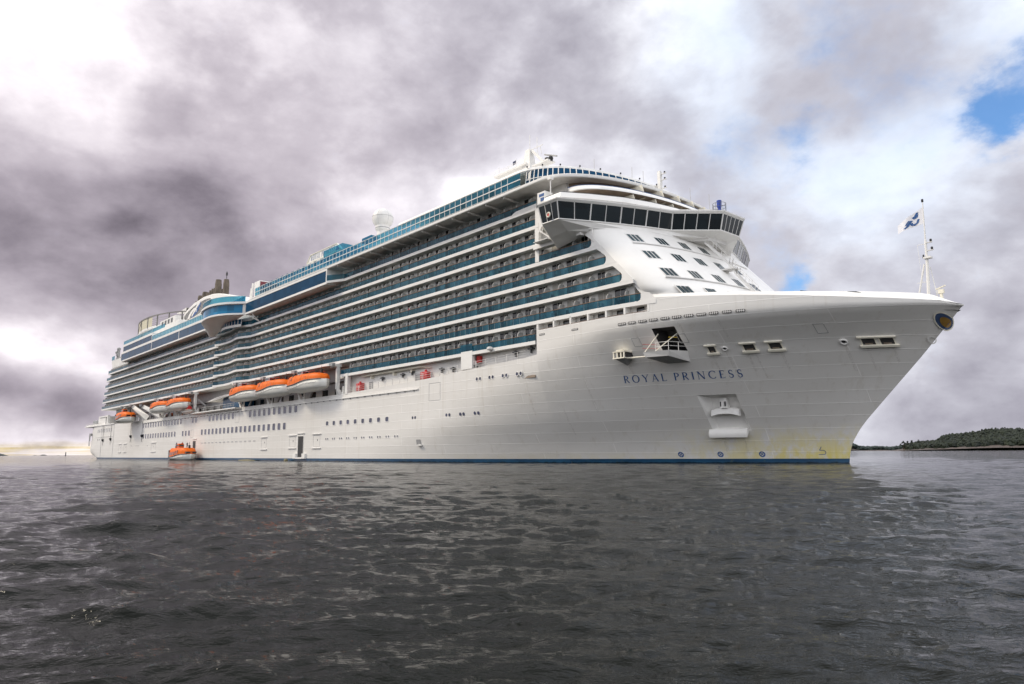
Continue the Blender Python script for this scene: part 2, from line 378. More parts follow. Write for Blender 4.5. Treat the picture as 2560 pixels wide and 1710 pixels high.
# ------------------------------------------------------------------ ship: hull form
HB = 19.2
STEM = [(-3, -38.2), (0, -38.4), (1.2, -38.25), (2.4, -37.85), (3.6, -37.2), (4.8, -36.3), (6.5, -34.7), (8.5, -32.8), (12.5, -29.0), (17.6, -24.5)]
LEN = [(0, 85), (6, 66), (14, 50), (17.5, 39), (30, 39)]
EXPO = [(0, 1.05), (8, .95), (14, .85), (17.5, .75), (30, .75)]
def xstem(Z): return interp(Z, STEM)
def hy(X, Z):
    d = xstem(Z) - X
    if d <= 0: return 0.0
    t = min(1.0, d / interp(Z, LEN))
    return HB * (1 - (1 - t) ** 2) ** interp(Z, EXPO)
KN = [(-60, 21.3), (-54.7, 20.8), (-49.8, 20.33), (-45.2, 19.9), (-41, 19.48), (-37.3, 19.06), (-33.8, 18.66), (-29.8, 18.25), (-27.7, 18.06), (-26, 17.92), (-24.5, 17.6)]
def hull_pt(X, Z, out=0.0):
    """point on the starboard shell, pushed outwards along the normal"""
    e = .05; y = hy(X, Z); p = Vector((X, -y, Z))
    if out:
        tx = Vector((2 * e, -(hy(X + e, Z) - hy(X - e, Z)), 0)); tz = Vector((0, -(hy(X, Z + e) - hy(X, Z - e)), 2 * e))
        n = tx.cross(tz)
        if n.y > 0: n = -n
        p += n.normalized() * out
    return p
def xstern(Z):                        # transom and counter
    return interp(Z, [(-2, -336), (0, -341.5), (1.0, -347.7), (1.8, -353.5), (3.0, -357.5), (4.2, -358.3), (6, -357.0), (11.3, -356.2), (14, -355.5)])
ship = thing('cruise_ship', (-190, 0, 0), 'huge white cruise ship with rows of teal glass balconies lying at anchor on dark water', 'cruise ship')

# hull top edge along the side
def ztop(X):
    return interp(X, [(-362, 13.5), (-130, 13.5), (-101, 14.2), (-88, 14.8), (-76, 15.25), (-73.6, 15.5)])
XC = [-36.2, -37.2, -40.0, -42.5, -44.5, -46.2, -48.0, -49.7, -51.0, -52.4, -53.9, -55.9, -57.3, -60.2, -61.8, -63.3, -66.55, -69.8, -72.9, -73.3]
zdoor = (13.9, 16.8); zanch = (4.2, 8.7); zop = (19.05, 20.0)
ZR = [-2.0, -1.0, 0.0, .6]
ZR2 = [.6, 1.0, 1.6, 2.4, 3.2, 4.2, 5.2, 6.3, 7.4, 8.7, 9.8, 11.0, 12.2, 13.1, 13.9, 14.6, 15.3, 16.05, 16.8, 17.4, 18.2, 19.05, 19.5, 20.0, 20.45]
FX = [1.0, .93, .84, .73, .60, .45, .30, .15]       # stem-side columns as a fraction from X=-40 to the stem
def cols(Z):
    xs = xstem(min(Z, 17.6))
    return [-40 + (xs + 40) * f for f in FX] + [x for x in XC if x <= -40.0]
AFT = [-73.3, -76, -82, -88, -95, -101, -110, -120, -130, -150, -180, -214, -240, -272, -300, -314, -330]
def in_open(x, z):
    if -53.9 < x < -51.0 and zdoor[0] < z < zdoor[1]: return True
    if -51.0 - .7 * 0 > x > -51.01: return False
    return False
def is_hole(xa, xb, za, zb):
    x, z = (xa + xb) / 2, (za + zb) / 2
    if -53.9 < x < -51.0 and zdoor[0] < z < zdoor[1]: return True
    if -52.4 < x < -48.0 and zanch[0] < z < zanch[1]: return True
    if zop[0] < z < zop[1]:
        for a, b in ((-72.9, -69.8), (-69.8, -66.55), (-66.55, -63.3), (-63.3, -60.2), (-60.2, -57.3), (-57.3, -53.9)):
            if a < x < b: return True
    return False
def shell(side, zrows, holes=True):
    b = MB(); rows = []
    n = len(cols(0))
    grid = []
    for Z in zrows:
        r = []
        for i, x in enumerate(cols(Z)):
            zt = Z
            if Z > 17.5:                 # squeeze the top rows under the sheer line
                zk = interp(x, KN) if x > -55 else 99
                base = 17.4
                if x > -55: zt = base + (Z - 17.4) * (zk - base) / (20.45 - 17.4)
            xx = x
            if Z > 17.6 and i < len(FX): xx = -40 + (-24.5 + 40) * FX[i]
            r.append((xx, side * hy(xx, min(zt, 30)), zt))
        grid.append(r)
    for j in range(len(zrows) - 1):
        for i in range(n - 1):
            a, c = grid[j][i], grid[j + 1][i + 1]
            if holes and side < 0 and is_hole(grid[j][i + 1][0], grid[j][i][0], zrows[j], zrows[j + 1]): continue
            q = [grid[j][i], grid[j][i + 1], grid[j + 1][i + 1], grid[j + 1][i]]
            b.add(q, [(0, 1, 2, 3)] if side > 0 else [(3, 2, 1, 0)])
    return b
def merge(o, d=.0005):
    import bmesh
    bm = bmesh.new(); bm.from_mesh(o.data); bmesh.ops.remove_doubles(bm, verts=bm.verts, dist=d)
    bmesh.ops.recalc_face_normals(bm, faces=bm.faces[:]); bm.to_mesh(o.data); bm.free()
    return o
def aft_shell(b, side, zlo, zhi_fn, nz):
    xs = [x for x in AFT]
    rows = []
    for x in xs:
        zt = zhi_fn(x); rows.append([(x, side * hy(x, min(max(zlo + (zt - zlo) * k / nz, -2), 17)) , zlo + (zt - zlo) * k / nz) for k in range(nz + 1)])
    # counter / transom columns
    for f in (.25, .5, .75, 1.0):
        r = []
        for k in range(nz + 1):
            z = zlo + (13.5 - zlo) * k / nz if zhi_fn(-330) > 2 else zlo + (zhi_fn(-330) - zlo) * k / nz
            x = -330 + (xstern(z) + 330) * f
            r.append((x, side * (HB - (0.0 if f < .7 else (1.2 if f > .9 else .25))), z))
        rows.append(r)
    b.loft(rows)
    return rows[-1]
hb = MB()
for s in (-1, 1):
    q = shell(s, ZR2); hb.add(q.v, q.f)
e1 = aft_shell(hb, -1, .6, ztop, 12); e2 = aft_shell(hb, 1, .6, ztop, 12)
hb.strip(e1, e2)
hull = merge(hb.build('hull', hullm, ship, smooth=True)); hull.data.set_sharp_from_angle(angle=rad(38))
bt = MB()
for s in (-1, 1):
    q = shell(s, ZR); bt.add(q.v, q.f)
f1 = aft_shell(bt, -1, -2.0, lambda x: .6, 3); f2 = aft_shell(bt, 1, -2.0, lambda x: .6, 3); bt.strip(f1, f2)
boot = merge(bt.build('boot_topping', bootm, ship, smooth=True)); boot.data.set_sharp_from_angle(angle=rad(38))

# bulwark strip leaning inboard above the knuckle, with the forecastle deck behind it
kx = [-24.5, -24.8, -25.3, -26, -27.2, -28.6, -30, -32, -34.5, -37, -40, -43, -46, -49, -52, -53.6, -54.6]
bw = MB()
for s in (-1, 1):
    lo, hi, inn = [], [], []
    for x in kx:
        z = interp(x, KN); y = hy(x, min(z, 17.6) if x > -30 else z)
        lean = interp(x, [(-58, .12), (-40, .35), (-30, .75), (-24.5, 1.0)]); up = interp(x, [(-58, .42), (-40, .47), (-30, .85), (-26, .9), (-24.5, .45)])
        lo.append((x, s * y, z)); hi.append((x - lean * (1.0 if x > -27 else .4), s * max(0, y - lean), z + up)); inn.append((x - lean - .3, s * max(0, y - lean - .35), z + up + .02))
    low2 = [(p[0], p[1], p[2] - 1.2) for p in inn]
    bw.loft([lo, hi, inn, low2])
bulw = merge(bw.build('bulwark', white, ship, smooth=True)); bulw.data.set_sharp_from_angle(angle=rad(40))
fd = MB(); a = [(x, -max(0, hy(x, 17.4) - .6), 17.0) for x in kx]; c = [(x, max(0, hy(x, 17.4) - .6), 17.0) for x in kx]; fd.strip(a, c)
fd.build('forecastle_deck', midgrey, ship)

# ------------------------------------------------------------------ shell openings and fittings on the bow
def recess_box(x0, x1, z0, z1, depth, name, mat, flare=0.0):
    b = MB(); o = [hull_pt(x0, z0), hull_pt(x1, z0), hull_pt(x1, z1), hull_pt(x0, z1)]
    k = [p + Vector((0, depth, 0)) for p in o]
    b.add(o + k, [(0, 1, 5, 4), (1, 2, 6, 5), (2, 3, 7, 6), (3, 0, 4, 7), (4, 5, 6, 7)])
    return b
b = recess_box(-53.9, -51.0, 13.9, 16.8, 3.2, '', recess)
pdoor = b.build('platform_recess', recess, ship)
b = MB(); p0 = hull_pt(-53.2, 15.9) + Vector((0, 1.6, 0)); b.bar(p0, p0 + Vector((1.2, .2, -.15)), .12, .12); b.build('light_strip', yellow, pdoor)
# bow platform: a folded-down shell door carried on two stays
pl = MB()
A = hull_pt(-54.4, 14.0); B_ = hull_pt(-51.0, 14.0)
top = [A, B_, Vector((-51.4, -17.9, 13.85)), Vector((-54.8, -18.6, 13.85))]
bot = [hull_pt(-54.2, 13.0), hull_pt(-51.2, 13.0), Vector((-51.7, -17.6, 13.2)), Vector((-54.6, -18.3, 13.2))]
bot[0] = hull_pt(-54.1, 12.7); bot[1] = hull_pt(-51.3, 12.7)
pl.hexa(bot, top)
plat = pl.build('folding_platform', [white], ship)
b = MB(); off = Vector((0, 0, -.03)); b.add([p + off for p in (bot[0], bot[1], bot[2], bot[3])], [(0, 1, 2, 3)]); b.build('platform_underside', midgrey, plat)
b = MB()
for q0, q1 in (((-51.3, -15.9, 16.2), (-53.3, -18.0, 13.9)), ((-53.6, -16.9, 16.2), (-54.7, -18.3, 13.9))): b.tube([q0, q1], .07, 6)
b.build('platform_stay', cream, plat)
b = MB(); rp = [top[1] + Vector((0, .1, 0)), top[2], (top[2] * .5 + top[3] * .5)]
for i in range(2):
    for h in (.55, 1.05): b.bar(rp[i] + Vector((0, 0, h)), rp[i + 1] + Vector((0, 0, h)), .05)
for p in rp + [(rp[0] + rp[1]) * .5]: b.bar(p, p + Vector((0, 0, 1.05)), .05)
b.build('platform_railing', white, plat)
b = MB()
for h in (.5, 1.0): b.bar(top[3] + Vector((0, 0, h)), top[0] + Vector((.2, 0, h)), .05)
b.build('platform_rope', red, plat)
# small winch box to the left of the platform
b = MB(); w0 = Vector((-59.5, -18.3, 13.55))
b.box(-59.7, -57.8, -18.6, -16.6, 13.45, 13.6); b.box(-59.7, -57.8, -18.6, -16.6, 14.3, 14.42)
for x in (-59.6, -59.0, -58.4, -57.9): b.box(x - .08, x + .08, -18.55, -18.4, 13.6, 14.3)
b.box(-59.3, -58.2, -18.4, -17.2, 14.5, 14.62)
wb = b.build('mooring_box', cream, ship)
b = MB(); b.box(-59.5, -57.95, -17.9, -16.6, 13.6, 14.3); b.build('box_interior', recess, wb)
b = MB(); b.add([(-59.4, -18.4, 13.44), (-58.0, -18.4, 13.44), (-58.0, -16.7, 13.44), (-59.4, -16.7, 13.44), (-58.8, -16.7, 12.7)], [(0, 1, 2, 3), (0, 4, 1), (0, 3, 4), (1, 4, 2)]); b.build('box_bracket', midgrey, wb)
b = MB(); b.tube([(-57.8, -17.8, 13.5), (-54.7, -17.7, 13.4)], .10, 8); b.build('gangway_pole', cream, ship)

def surf_quad(b, x0, x1, z0, z1, out, nx=2, nz=2, mi=0):
    rows = [[hull_pt(x0 + (x1 - x0) * i / nx, z0 + (z1 - z0) * j / nz, out) for i in range(nx + 1)] for j in range(nz + 1)]
    b.loft(rows, mi)
def surf_bar(b, x0, z0, x1, z1, w, out, n=4, mi=0):
    """a raised bar that follows the shell"""
    pts = [(x0 + (x1 - x0) * i / n, z0 + (z1 - z0) * i / n) for i in range(n + 1)]
    d = Vector((x1 - x0, z1 - z0)); d.normalize(); q = Vector((-d.y, d.x)) * w / 2
    rows = [[hull_pt(x + q.x, z + q.y, -.02) for x, z in pts], [hull_pt(x + q.x, z + q.y, out) for x, z in pts],
            [hull_pt(x - q.x, z - q.y, out) for x, z in pts], [hull_pt(x - q.x, z - q.y, -.02) for x, z in pts]]
    b.loft(rows)
    b.add([r[0] for r in rows], [(0, 1, 2, 3)]); b.add([r[-1] for r in rows], [(3, 2, 1, 0)])
# mooring ports with sills
for x0, x1 in ((-48.62, -47.9), (-44.82, -43.7), (-42.2, -41.05), (-33.62, -32.52), (-32.05, -30.93)):
    b = MB(); surf_bar(b, x0 - .3, 14.42, x1 + .3, 14.42, .13, .20); surf_bar(b, x0 - .3, 13.52, x1 + .3, 13.52, .20, .32)
    surf_bar(b, x0 - .06, 13.6, x0 - .06, 14.35, .12, .06); surf_bar(b, x1 + .06, 13.6, x1 + .06, 14.35, .12, .06)
    p = b.build('mooring_port', cream, ship)
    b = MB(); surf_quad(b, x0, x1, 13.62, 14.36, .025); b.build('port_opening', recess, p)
    b = MB(); surf_bar(b, x0 + .2, 13.72, x1 - .25, 13.72, .12, .05, mi=0); b.tube([hull_pt((x0 + x1) / 2 + q, 13.7, .05) + Vector((0, 0, 0)) for q in (-.2, -.2 + .001)], .1); b.build('fairlead_roller', teakwall, p)
def streak_mat():
    M = MT('rust_streak'); tr = M.n('ShaderNodeBsdfTransparent'); M.b.inputs['Base Color'].default_value = (.36, .25, .15, 1); M.b.inputs['Roughness'].default_value = .7
    mx = M.n('ShaderNodeMixShader'); M.l(M.math('MULTIPLY', M.rng(M.noise(1.0, 6, .65, sc=(6, 6, .6)), .42, .75), .24), mx.inputs[0]); M.l(tr.outputs[0], mx.inputs[1]); M.l(M.b.outputs[0], mx.inputs[2]); M.l(mx.outputs[0], M.o.inputs[0]); return M.m
streakm = streak_mat()
for x, z, l, w in ((-48.5, 13.4, 2.6, .25), (-44.7, 13.4, 2.2, .3), (-43.9, 13.4, 3.0, .2), (-41.3, 13.4, 2.4, .3), (-33.4, 13.4, 2.6, .2), (-31.2, 13.4, 1.8, .25), (-46.8, 13.6, 3.2, .3), (-35.2, 13.6, 2.8, .3), (-51.5, 3.3, 1.8, .4), (-49.2, 3.3, 2.2, .3), (-58.9, 13.2, 2.0, .4), (-56.2, 17.6, 2.4, .3), (-50.3, 17.6, 2.0, .3), (-45.8, 17.6, 2.6, .25), (-66, 12.0, 5.0, .3), (-76, 11.5, 4.5, .3), (-71, 8, 4, .25)):
    b = MB(); rows = [[hull_pt(x - w / 2, z - l * j / 4, .012), hull_pt(x + w / 2, z - l * j / 4, .012)] for j in range(5)]; b.loft(rows); b.build('rust_streak', streakm, ship)
def surf_ring(b, xc, zc, r0, r1, out, n=20, mi=0, asp=1.0):
    lo = [hull_pt(xc + r0 * math.cos(2 * math.pi * k / n) * asp, zc + r0 * math.sin(2 * math.pi * k / n), out) for k in range(n)]
    hi = [hull_pt(xc + r1 * math.cos(2 * math.pi * k / n) * asp, zc + r1 * math.sin(2 * math.pi * k / n), out) for k in range(n)]
    b.strip(lo, hi, mi, close=True)
def surf_disc(b, xc, zc, r, out, n=20, mi=0, asp=1.0):
    rows = [[hull_pt(xc + r * q * math.cos(2 * math.pi * k / n) * asp, zc + r * q * math.sin(2 * math.pi * k / n), out) for k in range(n)] for q in (1, .8, .6, .4, .2, .02)]
    b.loft(rows, mi, closed=True)
def fairlead(xc, zc, r):
    b = MB(); n = 20
    rows = []
    for rr, o in ((r, -.02), (r * .95, .16), (r * .7, .17), (r * .5, .04)):
        rows.append([hull_pt(xc + rr * math.cos(2 * math.pi * k / n), zc + rr * .75 * math.sin(2 * math.pi * k / n), o) for k in range(n)])
    b.loft(rows, closed=True); p = b.build('round_fairlead', white, ship, smooth=True)
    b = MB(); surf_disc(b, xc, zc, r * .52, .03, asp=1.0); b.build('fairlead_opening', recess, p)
fairlead(-46.84, 13.97, .34); fairlead(-35.2, 14.02, .40)
# gold medallion and hawse ring near the stem
b = MB(); surf_ring(b, -26.35, 15.8, .86, 1.0, .05, 28, asp=.75); med = b.build('bow_emblem', cream, ship)
b = MB(); surf_disc(b, -26.35, 15.8, .87, .035, 28, asp=.75); b.build('emblem_disc', paint('slate_blue_paint', (.05, .085, .17), .5, .2, 2), med)
b = MB(); surf_disc(b, -26.30, 15.74, .56, .06, 24, asp=.74); b.build('emblem_centre', paint('dull_gold_paint', (.30, .17, .035), .45, .25, 1.5), med)
b = MB(); surf_ring(b, -27.9, 13.95, .30, .46, .06, 20, asp=.8); b.build('hawse_ring', white, ship)
# ventilation slots below the balcony deck
ov = [(-58.37, -57.14), (-56.88, -55.71), (-55.38, -54.18), (-53.89, -52.71), (-52.37, -51.19), (-50.89, -49.71), (-49.43, -48.26), (-47.96, -46.80), (-46.51, -45.44), (-45.07, -43.99), (-43.62, -42.59)]
def slot(x0, x1, z0, z1, name):
    b = MB(); c = (z1 - z0) / 2 * .6
    pol = [(x0 + c, z0), (x1 - c, z0), (x1, z0 + c), (x1, z1 - c), (x1 - c, z1), (x0 + c, z1), (x0, z1 - c), (x0, z0 + c)]
    b.add([hull_pt(x, z, .025) for x, z in pol], [tuple(range(8))]); o = b.build(name, recess, ship)
    b = MB(); n = 5
    for i in range(1, n): x = x0 + (x1 - x0) * i / n; surf_bar(b, x, z0 + .02, x, z1 - .02, .05, .06, 1)
    surf_bar(b, x0 + .05, (z0 + z1) / 2, x1 - .05, (z0 + z1) / 2, .05, .065, 2); b.build('grille', white_d, o)
for x0, x1 in ov: slot(x0, x1, 17.63, 17.97, 'vent_slot')
slot(-72.75, -71.6, 18.15, 18.42, 'vent_slot'); slot(-66.35, -65.1, 18.0, 18.27, 'vent_slot')
# flush shell doors outlined in a thin seam
def outline(x0, x1, z0, z1, w=.05, name='hatch_outline', mat=None):
    b = MB()
    for q in ((x0, z0, x1, z0), (x0, z1, x1, z1), (x0, z0, x0, z1), (x1, z0, x1, z1)): surf_bar(b, *q, w, .012, 3)
    return b.build(name, mat or midgrey, ship)
for q in ((-57.1, -56.1, 14.94, 15.95), (-51.3, -50.3, 14.9, 15.9), (-37.05, -36.1, 15.0, 15.95)): outline(*q)
# anchor pocket, with a lip below and the anchor crown inside
b = MB(); o4 = [hull_pt(x, z) for x, z in ((-52.4, 4.2), (-48.0, 4.2), (-48.0, 8.7), (-52.4, 8.7))]
k4 = [Vector((-51.9, -6.4, 4.2)), Vector((-48.6, -5.2, 4.2)), Vector((-48.6, -6.4, 8.5)), Vector((-51.7, -7.6, 8.5))]
k4 = [hull_pt(-51.9, 4.3) + Vector((0, .45, 0)), hull_pt(-48.5, 4.3) + Vector((0, .45, 0)), hull_pt(-48.4, 8.4) + Vector((0, 1.5, 0)), hull_pt(-51.6, 8.4) + Vector((0, 1.5, 0))]
b.add(o4 + k4, [(0, 1, 5, 4), (1, 2, 6, 5), (2, 3, 7, 6), (3, 0, 4, 7), (4, 5, 6, 7)]); pk = fixn(b.build('anchor_pocket', white, ship))
b = MB(); rows = []
for k in range(9):
    t = k / 8; ang = -20 + 150 * t
    r = []
    for i in range(7):
        x = -52.75 + (4.35) * i / 6
        zc = 3.85; base = hull_pt(x, zc); r.append(base + Vector((0, -.62 * math.sin(rad(ang)) - .02, -.75 * math.cos(rad(ang)) * -1 - .05)))
    rows.append(r)
b.loft(rows); b.add([r[0] for r in rows], [tuple(range(9))]); b.add([r[-1] for r in rows], [tuple(range(9))[::-1]])
fixn(b.build('pocket_lip', white, pk, smooth=True, angle=50))
b = MB(); rows = []
for i in range(7):
    t = i / 6 * 2 - 1; x = -50.0 + 1.55 * t; y0 = hull_pt(x, 6.8).y
    dz = -.16 * max(0, abs(t) - .45) / .55
    rows.append([(x, y0 + .55, 7.15 + dz * 1.3), (x, y0 + .02, 6.95 + dz), (x, y0 - .05, 6.3 + dz * 1.6), (x, y0 + .55, 6.2 + dz)])
b.loft(rows, closed=True); b.add(rows[0], [(0, 1, 2, 3)]); b.add(rows[-1], [(3, 2, 1, 0)])
anc = fixn(b.build('anchor_crown', white_d, pk))
b = MB(); y0 = hull_pt(-50.1, 7.6).y; b.box(-50.6, -49.6, y0 + .5, y0 + 1.2, 7.0, 8.3); b.box(-50.25, -49.95, y0 + .3, y0 + .8, 7.0, 7.9); b.build('anchor_shank', white_d, anc)
b = MB(); b.box(-50.5, -50.3, y0 + .42, y0 + .52, 7.25, 7.85); b.box(-49.85, -49.68, y0 + .42, y0 + .52, 7.25, 7.85); b.build('shank_slot', blackm, anc)

# ---- lettering strokes
def arc(cx, cy, rx, ry, a0, a1, n=14): return [(cx + rx * math.cos(rad(a0 + (a1 - a0) * i / n)), cy + ry * math.sin(rad(a0 + (a1 - a0) * i / n))) for i in range(n + 1)]
TK, TN = .145, .062
def stem(x, lo=0.0, hi=1.0): return [([(x, lo), (x, hi)], TK, TK), ([(x - .13, lo + .015), (x + .13, lo + .015)], .035, .035), ([(x - .11, hi - .015), (x + .08, hi - .015)], .035, .035)]
def ring(pts, f): return (pts, f, f)
GL = {
 'R': (.66, stem(.10) + [(arc(.16, .735, .36, .245, 90, -90), 'v', 0), ([(.10, .975), (.18, .975)], TN, TN), ([(.10, .49), (.18, .49)], TN, TN), ([(.28, .49), (.62, .01)], .11, .13)]),
 'P': (.56, stem(.10) + [(arc(.16, .72, .36, .26, 90, -90), 'v', 0), ([(.10, .975), (.18, .975)], TN, TN), ([(.10, .46), (.18, .46)], TN, TN)]),
 'O': (.92, [(arc(.46, .5, .40, .49, 0, 360, 30), 'v', 0)]),
 'Y': (.74, [([(.04, .99), (.38, .45)], TK, TK), ([(.72, .99), (.38, .45)], TN, TN), ([(.38, .47), (.38, 0)], TK, TK), ([(.27, .015), (.50, .015)], .035, .035), ([(-.05, .985), (.14, .985)], .035, .035), ([(.62, .985), (.80, .985)], .035, .035)]),
 'A': (.78, [([(.06, 0), (.40, 1)], TN, TN), ([(.38, 1), (.72, 0)], TK, TK), ([(.18, .34), (.60, .34)], TN, TN), ([(-.03, .015), (.16, .015)], .035, .035), ([(.62, .015), (.84, .015)], .035, .035)]),
 'L': (.56, stem(.10) + [([(.10, .025), (.54, .025)], TN, TN), ([(.54, .0), (.56, .18)], .045, .03)]),
 'I': (.22, stem(.10)),
 'N': (.82, [([(.10, 0), (.10, 1)], TN, TN), ([(.08, 1), (.72, 0)], TK, TK), ([(.72, 0), (.72, 1)], TN, TN), ([(0, .015), (.2, .015)], .035, .035), ([(-.04, .985), (.12, .985)], .035, .035), ([(.62, .985), (.82, .985)], .035, .035)]),
 'C': (.78, [(arc(.46, .5, .41, .49, 48, 312, 24), 'v', 0), ([(.735, .86), (.745, .70)], .05, .03), ([(.735, .13), (.745, .26)], .04, .03)]),
 'E': (.54, stem(.10) + [([(.10, .975), (.48, .975)], TN, TN), ([(.10, .51), (.42, .51)], TN, TN), ([(.10, .025), (.52, .025)], TN, TN), ([(.48, 1.0), (.49, .84)], .045, .03), ([(.52, 0), (.54, .18)], .045, .03)]),
 'S': (.52, [(arc(.26, .745, .19, .235, 35, 180, 10), TN, .11), (arc(.26, .745, .19, .245, 180, 250, 6), .11, TK), ([(.195, .515), (.34, .45)], TK, TK), (arc(.26, .25, .20, .24, 65, -60, 9), TK, .09), (arc(.26, .25, .20, .235, -60, -150, 8), .09, TN), ([(.42, .88), (.43, .72)], .04, .03), ([(.08, .13), (.06, .29)], .04, .03)]),
}
def text_quads(word, gap=.42, space=.55, slant=.2):
    out = []; x = 0.0
    for ch in word:
        if ch == ' ': x += space; continue
        w, st = GL[ch]
        for pts, ta, tb in st:
            n = len(pts); prev = None
            for i, p in enumerate(pts):
                a = pts[max(i - 1, 0)]; c = pts[min(i + 1, n - 1)]
                d = Vector((c[0] - a[0], c[1] - a[1])); d.normalize(); q = Vector((-d.y, d.x))
                if ta == 'v': th = TN + (TK - TN) * abs(d.y) ** 1.5
                else: th = ta + (tb - ta) * i / max(1, n - 1)
                l = (p[0] + q.x * th / 2, p[1] + q.y * th / 2); r = (p[0] - q.x * th / 2, p[1] - q.y * th / 2)
                cur = (l, r)
                if prev: out.append([(u + x + slant * v, v) for u, v in (prev[0], prev[1], cur[1], cur[0])])
                prev = cur
        x += w + gap
    return out, x - gap
tq, tw_ = text_quads('ROYAL PRINCESS')
b = MB(); X0, X1, Z0, H = -60.55, -46.35, 10.62, .90
for q in tq: b.add([hull_pt(X0 + (X1 - X0) * u / tw_, Z0 + H * v, .02) for u, v in q], [(0, 1, 2, 3)])
b.build('ship_name', bluep, ship)
# draught and thruster marks
for xc in (-57.4, -52.5, -47.65):
    b = MB(); surf_ring(b, xc, 1.17, .23, .36, .02, 24)
    for s in (1, -1): surf_bar(b, xc - .2, 1.17 - .2 * s, xc + .2, 1.17 + .2 * s, .09, .02, 2)
    b.build('thruster_mark', bluep, ship)
b = MB(); surf_bar(b, -41.5, 1.10, -40.95, 1.10, .06, .02, 2)
pp = [(-40.95 + .22 * math.cos(rad(a)), 1.36 + .26 * math.sin(rad(a))) for a in range(-90, 100, 20)] + [(-41.35, 1.62), (-41.1, 2.05)]
for u, v in zip(pp, pp[1:]): surf_bar(b, *u, *v, .06, .02, 1)
b.build('bulb_mark', bluep, ship)

# row of open cabin bays cut into the hull below the first balcony
b = MB()
for a_, c_ in ((-72.9, -69.8), (-69.8, -66.55), (-66.55, -63.3), (-63.3, -60.2), (-60.2, -57.3), (-57.3, -53.9)):
    q = recess_box(a_, c_, 19.05, 20.0, 1.1, '', None); b.add(q.v, q.f)
bays = b.build('bay_recess', [white_d], ship)
for i, (a_, c_) in enumerate(((-72.9, -69.8), (-69.8, -66.55), (-66.55, -63.3), (-63.3, -60.2), (-60.2, -57.3), (-57.3, -53.9))):
    b = MB(); y = hull_pt((a_ + c_) / 2, 19.5).y + 1.02
    b.box(a_ + .9, a_ + 2.2, y, y + .04, 19.06, 19.85); b.build('bay_door', g_door, bays)
    b = MB(); b.hexa([hull_pt(c_ - .14, 19.0, .03), hull_pt(c_ + .14, 19.0, .03), hull_pt(c_ + .14, 19.0) + Vector((0, 1.0, 0)), hull_pt(c_ - .14, 19.0) + Vector((0, 1.0, 0))],
                     [hull_pt(c_ - .14, 20.1, .03), hull_pt(c_ + .14, 20.1, .03), hull_pt(c_ + .14, 20.1) + Vector((0, 1.0, 0)), hull_pt(c_ - .14, 20.1) + Vector((0, 1.0, 0))])
    b.build('bay_frame', white, bays)
    b = MB(); surf_bar(b, a_ + .1, 19.06, c_ - .1, 19.06, .05, .03, 3); b.build('bay_sill', brown, bays)

# ------------------------------------------------------------------ hull side windows and doors
def hull_window(x, z0, w, h, frame=True):
    c = .16; y = -HB
    def rr(g): 
        return [(x - g + c, z0 - g), (x + w + g - c, z0 - g), (x + w + g, z0 - g + c), (x + w + g, z0 + h + g - c), (x + w + g - c, z0 + h + g), (x - g + c, z0 + h + g), (x - g, z0 + h + g - c), (x - g, z0 - g + c)]
    b = MB(); o = rr(.10); i = rr(0); n = 8
    rows = [[(p, y + .02, q) for p, q in o], [(p, y - .05, q) for p, q in o], [(p, y - .05, q) for p, q in i], [(p, y - .015, q) for p, q in i]]
    b.loft(rows, closed=True); f = b.build('hull_window', white_d, ship)
    b = MB(); b.add([(p, y - .012, q) for p, q in i], [tuple(range(8))]); b.build('window_pane', g_hull, f)
def wrow(x0, n, z0, w=1.48, h=1.55, step=2.9):
    for k in range(n): hull_window(x0 + step * k, z0, w, h)
wrow(-178.4, 10, 10.75); wrow(-207.3, 7, 10.76); wrow(-221.55, 2, 10.78); wrow(-273.1, 15, 10.8)
wrow(-213.1, 20, 7.1); wrow(-230.1, 3, 7.1); wrow(-272.6, 13, 7.1)
wrow(-137.0, 9, 7.35, 1.05, .85); wrow(-340.3, 9, 10.75, .9, 1.5, 2.78); wrow(-339.7, 3, 7.5, .7, .8, 2.83)
def porthole(x, z, r=.28):
    b = MB(); n = 14
    rows = [[(x + rr * math.cos(2 * math.pi * k / n), -HB + o, z + rr * math.sin(2 * math.pi * k / n)) for k in range(n)] for rr, o in ((r + .09, .02), (r + .09, -.05), (r, -.05), (r, -.015))]
    b.loft(rows, closed=True); f = b.build('porthole', white_d, ship)
    b = MB(); b.add([(x + r * math.cos(2 * math.pi * k / n), -HB - .012, z + r * math.sin(2 * math.pi * k / n)) for k in range(n)], [tuple(range(n))]); b.build('porthole_glass', g_hull, f)
for k in range(10):
    for d in (0, .82): porthole(-136.75 + 2.93 * k + d - .1, 4.6, .20)
for k in range(14):
    for d in (0, .8): porthole(-212.4 + 2.9 * k + d, 4.8, .17)
for x in (-86.99, -83.9, -80.75, -77.55):
    for d in (0, .8): porthole(x, 13.6 - .55, .27) if d == 0 else porthole(x + d, 13.05, .27)
for x in (-286.1, -280.3, -277.6, -266.0): porthole(x, 4.75, .2)
for x, z in ((-104.9, 7.7), (-104.1, 7.7), (-95.0, 7.75), (-94.2, 7.75), (-91.4, 7.75), (-90.6, 7.75), (-87.9, 7.75), (-87.1, 7.75)): 
    b = MB(); surf_disc(b, x, z, .27, .02, 14); b.build('porthole', g_hull, ship)
